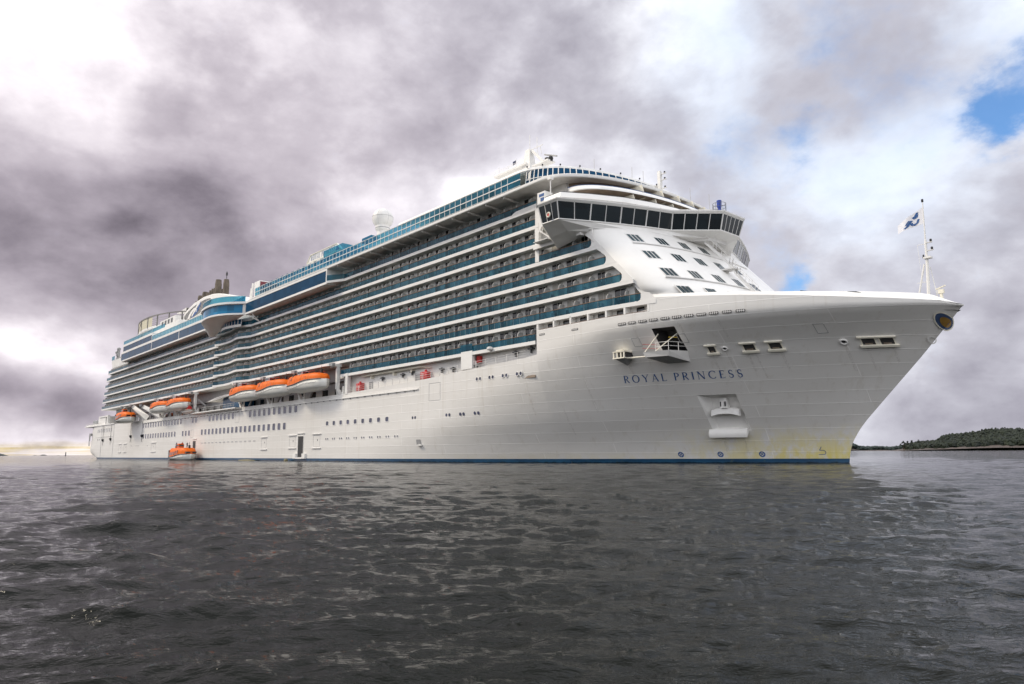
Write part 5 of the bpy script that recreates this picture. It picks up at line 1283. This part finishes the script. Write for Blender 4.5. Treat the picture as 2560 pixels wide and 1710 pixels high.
# ------------------------------------------------------------------ flags
fl = MB(); nx, nz = 14, 8; rows = []
for j in range(nz + 1):
    r = []
    for i in range(nx + 1):
        t = i / nx; s = j / nz
        zt = 29.75 - 1.55 * t; zb = 27.75 - .35 * t - .25 * t * t
        r.append((-27.62 - 3.0 * t, .25 * math.sin(t * 7 + s) * t, zb + (zt - zb) * s))
    rows.append(r)
fl.loft(rows); fo = fl.build('pennant_flag', paint('white_flag_cloth', (.74, .75, .80), .7, .1, 2), None, smooth=True)
tag(fo, 'white pennant with a blue wavy emblem flying from the jackmast at the bow', 'flag')
fb = MB()
def fl_pt(t, s): zt = 29.75 - 1.55 * t; zb = 27.75 - .35 * t - .25 * t * t; return (-27.62 - 3.0 * t, .25 * math.sin(t * 7 + s) * t, zb + (zt - zb) * s)
def flag_band(pts, w):
    n = len(pts); L_, R2 = [], []
    for i, p in enumerate(pts):
        a, c = Vector(pts[max(i - 1, 0)]), Vector(pts[min(i + 1, n - 1)]); d = (c - a).normalized(); q = Vector((-d.y, d.x)) * w / 2
        for lst, sg in ((L_, 1), (R2, -1)):
            x, y, z = fl_pt(p[0] + q.x * sg, p[1] + q.y * sg * 1.6); lst.append((x, y - .025, z))
    fb.strip(L_, R2)
flag_band([(.22, .9), (.30, .72), (.40, .66)], .10); flag_band([(.22, .75), (.24, .62), (.36, .6)], .07)
flag_band([(.20, .42), (.24, .22), (.34, .14), (.44, .2), (.46, .36)], .09); flag_band([(.44, .55), (.52, .40), (.60, .22), (.72, .12)], .10); flag_band([(.52, .62), (.60, .5), (.66, .36)], .07)
fb.build('flag_emblem', bluep, fo)
b = MB(); b.loft([[(-98.6 - .9 * t, .1 * math.sin(5 * t), 57.9 + .75 * s - .25 * t) for t in (0, .3, .6, 1)] for s in (0, .5, 1)]); o = b.build('small_flag', paint('dark_flag_cloth', (.05, .06, .12), .7, .3, 3), None)
tag(o, 'small dark flag on a short staff beside the radar mast', 'flag'); b = MB(); b.tube([(-98.6, 0, 56.4), (-98.6, 0, 58.8)], .05, 5); b.build('flag_staff', white_d, o)

# ------------------------------------------------------------------ lifeboats and tenders
def make_boat(name, label, cat, group, length, beam, tender=False):
    t = thing(name, (0, 0, 0), label, cat, group)
    hl, hb_ = length / 2, beam / 2; ns = 26
    def bw_(s):                             # half-breadth along the boat
        e = abs(s) ** (4.2 if s < 0 else 3.0); return hb_ * (.86 + .14 * (1 - abs(s))) * max(0.0, 1 - e) ** .5
    def gun(s): return (1.55 + .70 / (1 + math.exp(-7 * (s - .05)))) if not tender else (1.15 + .75 / (1 + math.exp(-6 * (s - .25))))
    def keel(s): return .05 + .55 * max(0, s) ** 4 + .5 * max(0, -s) ** 6
    H_ = 3.75 if not tender else 3.6
    ss = [-1 + 2 * i / ns for i in range(ns + 1)]
    def sec(s, lo):                         # lower: keel to gunwale, upper: gunwale to roof
        w = bw_(s); x = s * hl
        if lo:
            k, g = keel(s), gun(s); P_ = [(0, k), (.5, k + .05), (.80, k + .28), (.95, k + .65), (1.0, (k + g) * .55), (1.02, g)]
        else:
            g = gun(s); r = H_ - (.10 + 1.0 * max(0, (abs(s) - .62) / .38) ** 2) * (1.0 if not tender else 1.25); r = max(r, g + .12)
            P_ = [(1.04, g), (1.03, g + (r - g) * .35), (.93, g + (r - g) * .78), (.72, r - .04), (.35, r), (0, r + .03)]
        return [(x, -a * w, z) for a, z in P_] + [(x, a * w, z) for a, z in P_[::-1]]
    b = MB(); b.loft([sec(s, True) for s in ss]); o = b.build('boat_hull', boatw, t, smooth=True)
    b = MB(); b.loft([sec(s, False) for s in ss]); c = b.build('canopy', orange, t, smooth=True, angle=50)
    b = MB()
    for sgn in (-1, 1):
        pts = [(s * hl, sgn * (bw_(s) * 1.05 + .02), gun(s)) for s in ss[1:-1]]; b.tube(pts, .09, 6)
    b.build('rubbing_band', dkgrey, t)
    b = MB()
    if not tender:
        for sgn in (-1, 1):
            for i in range(15):
                s = -.93 + i * .062; w = bw_(s); g = gun(s); b.box(s * hl - .06, s * hl + .06, sgn * (w * 1.0) - .05, sgn * (w * 1.0) + .05, g - .62, g - .12)
        for sgn in (-1, 1): b.tube([((-.93 + i * .062) * hl, sgn * bw_(-.93 + i * .062), gun(-.93 + i * .062) - .14) for i in range(15)], .05, 5)
        b.build('hull_fender', greyp, t)
        b = MB()
        for x in (-3.6, -.4): b.hexa([(x - .12, -hb_ * .99, 2.5), (x + .12, -hb_ * .99, 2.5), (x + .12, -hb_ * .7, 2.5), (x - .12, -hb_ * .7, 2.5)], [(x + .05, -hb_ * .80, H_ - .12), (x + .3, -hb_ * .80, H_ - .12), (x + .3, -hb_ * .6, H_ - .12), (x + .05, -hb_ * .6, H_ - .12)])
        b.build('canopy_window', dkgrey, t)
    else:
        for sgn in (-1, 1):
            for i in range(9):
                s = -.86 + i * .155; w = bw_(s); g = gun(s)
                b.hexa([(s * hl - .28, sgn * w * 1.055, g + .35), (s * hl + .28, sgn * w * 1.055, g + .35), (s * hl + .28, sgn * w * 1.0, g + .35), (s * hl - .28, sgn * w * 1.0, g + .35)], [(s * hl - .26, sgn * w * 1.03, g + 1.15), (s * hl + .26, sgn * w * 1.03, g + 1.15), (s * hl + .26, sgn * w * .95, g + 1.15), (s * hl - .26, sgn * w * .95, g + 1.15)])
        b.build('side_window', g_door, t)
        b = MB(); s = -.62; w = bw_(s)
        b.box(s * hl - .35, s * hl + .35, -w * 1.06 - .03, -w * 1.0, .85, 2.9); b.build('boarding_hatch', dkgrey, t)
        b = MB(); b.box(hl * .86, hl * .98, -hb_ * .55, hb_ * .55, 2.1, 2.5); b.build('bow_window', g_door, t)
    b = MB()
    for sgn in (-1, 1):
        pts = []
        for i in range(41):
            s = -.86 + i * 1.66 / 40; pts.append((s * hl, sgn * (bw_(s) * 1.02 + .04), gun(s) - .62 - .16 * abs(math.sin(i * math.pi / 4))))
        b.tube(pts, .03, 5)
    b.build('grab_line', dkgrey, t)
    b = MB()
    for s in (-.55, -.2, .15, .5):
        q = sec(s, False); q2 = sec(s + .012, False); b.loft([[(x, y * 1.012, z + .02) for x, y, z in q], [(x, y * 1.012, z + .02) for x, y, z in q2]])
    b.build('canopy_seam', paint('dark_orange_trim', (.42, .075, .004), .5, .2), t)
    b = MB(); s = .32; w = bw_(s); g_ = gun(s)
    b.hexa([(s * hl - .6, -w * 1.05, g_ + .15), (s * hl + .6, -w * 1.05, g_ + .15), (s * hl + .6, -w * .9, g_ + .15), (s * hl - .6, -w * .9, g_ + .15)], [(s * hl - .55, -w * 1.0, g_ + .85), (s * hl + .55, -w * 1.0, g_ + .85), (s * hl + .55, -w * .85, g_ + .85), (s * hl - .55, -w * .85, g_ + .85)]); b.build('side_hatch', paint('hatch_orange', (.62, .11, .004), .5, .2), t)
    b = MB(); b.box(-hl * .45, -hl * .18, -.75, .75, H_ - .05, H_ + .85); b.box(-hl * .42, -hl * .2, -.6, .6, H_ + .85, H_ + 1.0); ctw = b.build('conning_tower', greyp if not tender else orange, t, bevel=.08)
    b = MB(); b.box(-hl * .17, -hl * .165, -.6, .6, H_ + .3, H_ + .75); b.box(-hl * .44, -hl * .2, -.78, -.75, H_ + .3, H_ + .72); b.build('tower_window', g_door, ctw)
    b = MB()
    for x in (-hl * .78, hl * .72): b.box(x - .25, x + .25, -.2, .2, H_ - .6, H_ + .55); b.tube([(x, 0, H_ + .4), (x, 0, H_ + 1.3)], .05, 5)
    b.build('lifting_hook', blackm, t)
    b = MB()
    for sgn in (-1, 1): b.bar((-hl * .1, sgn * hb_ * .5, H_ + .4), (hl * .6, sgn * hb_ * .5, H_ + .35), .04); [b.bar((hl * q, sgn * hb_ * .5, H_ - .05), (hl * q, sgn * hb_ * .5, H_ + .4), .04) for q in (-.1, .1, .35, .6)]
    b.build('roof_rail', red if not tender else dkgrey, t)
    return t
LBG = 'lifeboats hanging from the davits along the promenade deck'
pos = [((-141.2, -21.5, 14.5), 'orange and white lifeboat hanging nearest the bow, beside the tall white davit'),
       ((-158.3, -21.5, 14.5), 'orange and white lifeboat hung in the middle of the forward three davits'),
       ((-175.3, -21.5, 14.5), 'orange and white lifeboat beside the glazed terrace, aftmost of the forward three'),
       ((-227.4, -21.5, 14.6), 'orange and white lifeboat hung above the small rescue boat, behind the terrace'),
       ((-244.6, -21.5, 14.6), 'orange and white lifeboat hung farthest aft, behind the slanting grey davits')]
lb0 = make_boat('lifeboat', pos[0][1], 'lifeboat', LBG, 16.6, 4.7)
for i, (p, lab) in enumerate(pos):
    o = lb0 if i == 0 else copy_tree(lb0); o.location = p; o['label'] = lab
TG = 'orange enclosed tender boats'
td0 = make_boat('tender_boat', 'orange tender boat afloat against the open door at the waterline', 'tender boat', TG, 13.6, 5.2, True)
td0.scale = (1.05, 1.0, 1.1); td0.location = (-217.3, -22.6, -.35); td0.rotation_euler = (0, 0, rad(1.5))
td1 = copy_tree(td0); td1.scale = (1.1, 1.0, 1.12); td1.location = (-283.0, -22.6, 12.7); td1.rotation_euler = (0, 0, 0); td1['label'] = 'orange tender boat hanging lowered from grey davits near the stern'
for k in (-287.5, -278.5):
    b = MB(); b.tube([(k, -22.4, 16.6), (k + .8, -20.8, 19.3)], .05, 5); b.build('davit_fall', midgrey, ship)
# rescue boat
rt = thing('rescue_boat', (-219.5, -20.9, 13.4), 'small white and red rescue boat tucked under the lifeboat', 'rescue boat')
b = MB(); rows = []
for i in range(13):
    s = -1 + i / 6; w = 1.0 * max(.02, 1 - max(0, s) ** 2.5) ** .6; z0 = .1 + .5 * max(0, s) ** 3
    rows.append([(-219.5 + s * 3.6, -20.9 + a * w, 13.4 + z) for a, z in ((-1, 1.0), (-.95, .6), (-.5, z0), (0, z0 - .05), (.5, z0), (.95, .6), (1, 1.0))])
b.loft(rows); b.build('boat_hull', boatw, rt, smooth=True)
b = MB(); b.tube([(-219.5 + s * 3.5, -20.9 - 1.0 * max(.02, 1 - max(0, s) ** 2.5) ** .6, 14.45) for s in [-1 + i / 6 for i in range(13)]], .16, 8); b.tube([(-219.5 + s * 3.5, -20.9 + 1.0 * max(.02, 1 - max(0, s) ** 2.5) ** .6, 14.45) for s in [-1 + i / 6 for i in range(13)]], .16, 8); b.build('gunwale_tube', teakwall, rt, smooth=True)
b = MB(); b.box(-220.6, -218.8, -21.5, -20.3, 14.2, 15.4); b.lathe((-219.6, -20.9, 15.4), [(.5, 0), (.45, .3), (.1, .45)], 12); b.build('console', red, rt, bevel=.08)
# floating yellow fenders by the doors
b = MB(); b.tube([(-181.5, -20.0, .05), (-176.0, -20.0, .08), (-171.5, -20.0, .05)], [.16, .24, .14], 10); tag(b.build('floating_fender', khaki, None, smooth=True), 'long khaki floating fender at the waterline below the portholes', 'fender')
b = MB(); b.lathe((-154.0, -20.0, -.3), [(.25, 0), (.45, .3), (.45, .6), (.2, .85)], 12); tag(b.build('round_fender', khaki, None, smooth=True), 'round khaki fender floating just left of the open boarding door', 'fender')

# people on the tender roof and at the balcony rails
def person(loc, rz, top_col, label, sit=False, group=None):
    import bmesh
    me = bpy.data.meshes.new('person'); o = bpy.data.objects.new('person', me); COL.objects.link(o)
    P_ = {'pel': (0, 0, .95), 'sp': (0, 0, 1.15), 'ch': (0, 0, 1.38), 'nk': (0, 0, 1.50), 'hd': (.02, 0, 1.62), 'ht': (.02, 0, 1.72),
          'sl': (0, .19, 1.42), 'el': (.05, .27, 1.15), 'wl': (.22, .22, 1.0), 'fl': (.30, .2, .97), 'sr': (0, -.19, 1.42), 'er': (.05, -.27, 1.15), 'wr': (.22, -.22, 1.0), 'fr': (.30, -.2, .97),
          'hl': (0, .10, .90), 'kl': (.04, .11, .48), 'al': (0, .12, .08), 'tl': (.16, .13, .03), 'hr': (0, -.10, .90), 'kr': (.04, -.11, .48), 'ar': (0, -.12, .08), 'tr': (.16, -.13, .03)}
    E_ = ['pel sp', 'sp ch', 'ch nk', 'nk hd', 'hd ht', 'ch sl', 'sl el', 'el wl', 'wl fl', 'ch sr', 'sr er', 'er wr', 'wr fr', 'pel hl', 'hl kl', 'kl al', 'al tl', 'pel hr', 'hr kr', 'kr ar', 'ar tr']
    ks = list(P_); me.from_pydata([P_[k] for k in ks], [tuple(ks.index(q) for q in e.split()) for e in E_], [])
    sk_ = o.modifiers.new('skin', 'SKIN'); rr = {'pel': .14, 'sp': .13, 'ch': .15, 'nk': .055, 'hd': .10, 'ht': .07, 'sl': .07, 'sr': .07, 'el': .05, 'er': .05, 'wl': .035, 'wr': .035, 'fl': .03, 'fr': .03, 'hl': .10, 'hr': .10, 'kl': .065, 'kr': .065, 'al': .045, 'ar': .045, 'tl': .04, 'tr': .04}
    for i, k in enumerate(ks): me.skin_vertices[0].data[i].radius = (rr[k], rr[k])
    me.skin_vertices[0].data[0].use_root = True
    o.modifiers.new('sub', 'SUBSURF').levels = 1
    M = MT('clothing'); t = M.n('ShaderNodeTexCoord'); s = M.n('ShaderNodeSeparateXYZ'); M.l(t.outputs['Object'], s.inputs[0])
    up = M.mix(M.math('GREATER_THAN', s.outputs[2], 1.50), (*top_col, 1), (.42, .26, .19, 1)); M.l(M.mix(M.math('GREATER_THAN', s.outputs[2], .93), (.03, .035, .06, 1), up), M.b.inputs['Base Color']); M.b.inputs['Roughness'].default_value = .8
    me.materials.append(M.m); o.location = loc; o.rotation_euler = (0, 0, rz)
    tag(o, label, 'person', group); return o
person((-222.2, -22.9, 3.45), rad(-80), (.05, .06, .10), 'person in dark clothes standing at the left end of the tender roof')
person((-219.0, -22.3, 3.45), rad(-20), (.35, .05, .04), 'person in red top standing behind the tower on the tender roof')
person((-214.0, -22.5, 3.3), rad(-60), (.10, .10, .12), 'person in grey jacket at the right end of the tender roof')
person((-107.2, -18.75, ZK[3] + .13), rad(-90), (.30, .03, .09), 'person in pink top leaning on a balcony rail amidships')
person((-125.2, -18.75, ZK[2] + .13), rad(-90), (.03, .03, .18), 'person in blue top behind the glass of a lower balcony')

# ------------------------------------------------------------------ sea
def build_water():
    cx, cy = 0.0, -89.3
    fwd = math.atan2(.6575, -.7377)
    NA, NR = 900, 640
    th = fwd + np.linspace(rad(-50), rad(50), NA); rr = 2.4 * np.exp(np.linspace(0, math.log(520 / 2.4), NR))
    A_, R2 = np.meshgrid(th, rr); X = cx + R2 * np.cos(A_); Y = cy + R2 * np.sin(A_)
    sp = np.maximum(R2 * (rad(100) / NA), R2 * (math.log(520 / 2.4) / NR))
    Zh = np.zeros_like(X); g = np.random.default_rng(11)
    wind = rad(318)
    for i in range(150):
        lam = .15 * (30 ** (i / 149.0)); a = wind + g.normal(0, .50) + (.35 if i % 3 == 0 else -.1); k = 2 * math.pi / lam
        amp = .0078 * lam * (1.0 if lam < .45 else (.45 / lam) ** .75) * g.uniform(.5, 1.4)
        f = np.clip((lam / sp - 2.2) / 2.0, 0, 1); ph = k * (X * math.cos(a) + Y * math.sin(a)) + g.uniform(0, 6.28)
        Zh += amp * f * (np.sin(ph) + .30 * np.cos(2 * ph + math.pi))
    # gentle patchiness of the chop and an old boat wake crossing on the left
    patch = 1 + .35 * np.sin(X * .11 + Y * .07 + 1.3) * np.sin(X * .05 - Y * .13)
    Zh *= patch
    for wx, wy, wl, ww, wa in ((-8.1, -86.7, 1.0, .34, .10), (-10.5, -86.9, .8, .28, .07), (-12.9, -86.4, 1.2, .42, .09), (-15.5, -86.8, 1.0, .36, .09), (-17.6, -85.0, 1.6, .48, .14), (-21.0, -83.4, 1.9, .55, .15), (-24.7, -81.9, 2.3, .60, .17), (-29.5, -79.8, 2.6, .7, .15), (-6.4, -85.6, 1.0, .35, .06)):
        cdx, cdy = .46, .89                 # crest direction
        v = (X - wx) * cdx + (Y - wy) * cdy; u = -(X - wx) * cdy + (Y - wy) * cdx
        Zh += wa * np.exp(-(v / wl) ** 2) * (np.exp(-(u / ww) ** 2) - .45 * np.exp(-((u - 1.6 * ww) / (1.3 * ww)) ** 2) - .35 * np.exp(-((u + 1.8 * ww) / (1.5 * ww)) ** 2))
    fade = np.clip((520 - R2) / 200, 0, 1); Zh *= fade
    V = np.stack([X, Y, Zh], -1).reshape(-1, 3)
    i, j = np.meshgrid(np.arange(NR - 1), np.arange(NA - 1), indexing='ij'); a = i * NA + j
    F = np.stack([a, a + 1, a + NA + 1, a + NA], -1).reshape(-1, 4)
    # outer sea: side sectors and the open water to the horizon
    r_out = [2.4, 8, 20, 60, 150, 520]; th2 = np.linspace(rad(50), rad(310), 60) + fwd
    V2 = [(cx + r * math.cos(t), cy + r * math.sin(t), 0) for r in r_out for t in th2]; o = len(V)
    F2 = [(o + i_ * 60 + j_, o + i_ * 60 + j_ + 1, o + (i_ + 1) * 60 + j_ + 1, o + (i_ + 1) * 60 + j_) for i_ in range(5) for j_ in range(59)]
    r3_ = [520, 1200, 3000, 8000, 25000, 60000]; o2 = o + len(V2); th3 = np.linspace(0, 2 * math.pi, 361)
    V3 = [(cx + r * math.cos(t), cy + r * math.sin(t), 0) for r in r3_ for t in th3]
    F3 = [(o2 + i_ * 361 + j_, o2 + i_ * 361 + j_ + 1, o2 + (i_ + 1) * 361 + j_ + 1, o2 + (i_ + 1) * 361 + j_) for i_ in range(5) for j_ in range(360)]
    o3 = o2 + len(V3); V4 = [(cx, cy, 0)] + [(cx + 2.4 * math.cos(t), cy + 2.4 * math.sin(t), 0) for t in np.linspace(0, 2 * math.pi, 61)]
    F4 = [(o3, o3 + 1 + q, o3 + 2 + q) for q in range(60)]
    VV = np.concatenate([V, np.array(V2), np.array(V3), np.array(V4)]).astype(np.float32)
    quads = np.concatenate([F, np.array(F2), np.array(F3)]).astype(np.int32); tris = np.array(F4, dtype=np.int32)
    me = bpy.data.meshes.new('sea'); me.vertices.add(len(VV)); me.vertices.foreach_set('co', VV.ravel())
    nl = quads.size + tris.size; me.loops.add(nl); me.loops.foreach_set('vertex_index', np.concatenate([quads.ravel(), tris.ravel()]))
    npoly = len(quads) + len(tris); me.polygons.add(npoly)
    ls_ = np.concatenate([np.arange(len(quads)) * 4, quads.size + np.arange(len(tris)) * 3]).astype(np.int32)
    me.polygons.foreach_set('loop_start', ls_); me.polygons.foreach_set('use_smooth', np.ones(npoly, dtype=bool))
    me.update(calc_edges=True); me.validate(); me.materials.append(waterm)
    o = bpy.data.objects.new('sea', me); COL.objects.link(o); o['kind'] = 'structure'
build_water()

# ------------------------------------------------------------------ islands and shore
def dirv(px):                    # ground direction of a bearing measured along the horizon
    a = math.atan((px - 1280) / 1798.0); f = math.atan2(.6575, -.7377); return math.cos(f - a), math.sin(f - a)
def island(name, pts, D, depth, mat):
    """pts: (bearing, height above water); a rock ridge that rises away from the shore"""
    b = MB(); rows = []
    for j in range(9):
        t = j / 8; r = []
        for px, h in pts:
            dx, dy = dirv(px); dd = D + depth * t; hh = h * math.sin(math.pi * min(1, .04 + t * .96)) ** .7
            hh += rnd.uniform(-.10, .10) * h * (1 if 0 < j < 8 else 0)
            r.append((dx * dd, -89.3 + dy * dd, hh - (.4 if j == 0 else 0)))
        rows.append(r)
    b.loft(rows); o = b.build(name, mat, None, smooth=True); o['kind'] = 'structure'; return o
D1_ = 1200.0
sh = [(2228, .3), (2240, 2.5), (2255, 4.5), (2275, 6), (2300, 9), (2330, 11), (2370, 14), (2410, 17), (2450, 20), (2490, 22), (2530, 22), (2570, 21), (2620, 20), (2700, 18)]
def dens(p, n=4):
    out = []
    for (a, va), (c, vc) in zip(p, p[1:]): out += [(a + (c - a) * i / n, va + (vc - va) * i / n) for i in range(n)]
    return out + [p[-1]]
island('island_ground', dens([(a, c * .8) for a, c in sh]), D1_, 330, rock)
island('far_island_ground', dens([(2100, 9), (2127, 9), (2140, 7), (2150, 3), (2170, 3.5), (2200, 3), (2225, 3), (2250, 4), (2275, 3)]), 2600, 300, rock)
island('skerry', dens([(2155, .1), (2165, 1.0), (2180, .6), (2195, 1.1), (2222, .7), (2232, .2)], 3), 1500, 30, rock)
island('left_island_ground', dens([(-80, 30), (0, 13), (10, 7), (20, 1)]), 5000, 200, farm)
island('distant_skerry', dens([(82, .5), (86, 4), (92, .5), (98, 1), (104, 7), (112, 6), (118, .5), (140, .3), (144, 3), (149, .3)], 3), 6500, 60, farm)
def clump(b, c, rx, rz, n=5):
    """a leafy clump: a jittered low dome of small faces"""
    rings = []; o = len(b.v)
    for i in range(4):
        el = (-.3 + i * .42); rr = math.cos(el) if i < 3 else .25; m_ = 6
        for k in range(m_):
            a = 2 * math.pi * (k + .5 * i) / m_; j = rnd.uniform(.72, 1.25)
            b.v.append((c[0] + rx * rr * j * math.cos(a), c[1] + rx * rr * j * math.sin(a), c[2] + rz * math.sin(el) * rnd.uniform(.8, 1.25)))
    for i in range(3):
        for k in range(6): b.f.append((o + i * 6 + k, o + i * 6 + (k + 1) % 6, o + (i + 1) * 6 + (k + 1) % 6, o + (i + 1) * 6 + k)); b.m.append(0)
    b.f.append(tuple(o + 18 + k for k in range(6))); b.m.append(0)
b = MB()
tp0 = [(2250, 6), (2262, 16), (2275, 18), (2290, 20), (2320, 23), (2345, 24), (2357, 33), (2368, 35), (2400, 38), (2440, 42), (2480, 46), (2520, 46), (2570, 44), (2640, 42), (2700, 38)]
tp = [(a, c * .74 - 1.5) for a, c in tp0]
sh = [(a, c * .8) for a, c in sh]
for i in range(2600):
    px = 2262 + 440 * rnd.random() ** 1.1; t = rnd.random(); dd = D1_ + 18 + 260 * t
    dx, dy = dirv(px); top_ = interp(px, [(a, c - 4) for a, c in tp]) * (.30 + .75 * min(1, t * 1.5)); g0 = interp(px, sh) * math.sin(math.pi * (.04 + (18 + 260 * t) / 330 * .96)) ** .7
    if t < .12 and px < 2330 and rnd.random() < .7: continue
    r = rnd.uniform(2.2, 4.8); z = max(top_ - rnd.uniform(0, 6) + rnd.uniform(0, 3.0), g0 + 2.5)
    for q in range(3): clump(b, (dx * dd + rnd.uniform(-r, r) * .6, -89.3 + dy * dd + rnd.uniform(-r, r) * .6, z - q * r * .9), r * (1 - .12 * (q == 0)), r * rnd.uniform(.8, 1.5))
tag(b.build('forest', leafm, None), 'dense dark green wood covering the rocky island to the right of the bow', 'forest', kind='stuff')
b = MB()
for i in range(700):
    px = 2100 + 175 * rnd.random(); dd = 2620 + 200 * rnd.random(); dx, dy = dirv(px); h = interp(px, [(2100, 24), (2127, 27), (2135, 22), (2145, 15), (2160, 13), (2190, 14), (2225, 11), (2240, 13), (2252, 15), (2275, 12)])
    r = rnd.uniform(4, 7); clump(b, (dx * dd, -89.3 + dy * dd, h * rnd.uniform(.45, 1.0) - r * .5), r, r)
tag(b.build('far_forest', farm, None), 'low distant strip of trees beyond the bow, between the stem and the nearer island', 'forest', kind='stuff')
# single trees that stand out on the near tip and along the skyline
tl = [(2258, 10, 13, 0, 'lone bushy tree nearest the rocky tip of the island'), (2268, 30, 12, 1, 'slim dark pine standing second from the tip of the island'),
      (2279, 60, 12, 1, 'tall dark pine sticking up above the low trees near the island tip'), (2296, 90, 11, 0, 'round-crowned tree beside the gap in the island skyline'),
      (2345, 150, 10, 1, 'bare-stemmed pine at the gap in the island skyline'), (2458, 200, 13, 1, 'pine topping the highest rise of the island'), (2492, 210, 13, 1, 'pine just right of the highest rise on the island'), (2515, 190, 12, 0, 'rounded tree on the island ridge near the right edge')]
for px, back, h, kind_, lab in tl:
    dx, dy = dirv(px); dd = D1_ + back; gz = interp(px, sh) * math.sin(math.pi * (.04 + back / 330 * .96)) ** .7; base = Vector((dx * dd, -89.3 + dy * dd, gz - .3))
    if back > 80: base.z = interp(px, tp) - h * .75
    t = thing('pine_tree' if kind_ else 'leafy_tree', tuple(base), lab, 'tree', 'trees standing out on the island')
    b = MB(); b.tube([base, base + Vector((.2, 0, h * .6)), base + Vector((.1, .1, h * .95))], [.35, .25, .08], 6); b.build('trunk', barkm, t)
    b = MB()
    for i in range(46):
        f = rnd.random(); z = h * (.30 + .72 * f); wr = (h * .26) * (1.15 - f) if kind_ else (h * .34) * math.sin(math.pi * min(.97, .12 + f * .85))
        a = rnd.uniform(0, 6.28); clump(b, (base.x + math.cos(a) * wr * rnd.random() ** .5, base.y + math.sin(a) * wr * rnd.random() ** .5, base.z + z), rnd.uniform(.6, 1.2), rnd.uniform(.5, 1.0))
    b.build('crown', pinem if kind_ else leafm, t)
# the seamark on the left horizon
dx, dy = dirv(163); bx, by = dx * 3000, -89.3 + dy * 3000
t = thing('sea_mark', (bx, by, 0), 'dark beacon tower standing on the left horizon', 'beacon')
b = MB(); b.lathe((bx, by, 0), [(2.6, 0), (2.2, 2.2), (1.5, 2.4), (1.4, 9.5)], 12); b.build('tower', blackm, t)
b = MB(); b.lathe((bx, by, 9.5), [(1.9, 0), (1.9, .5), (1.2, .6), (1.2, 2.6), (.3, 3.4)], 12); b.build('lantern', dkgrey, t)
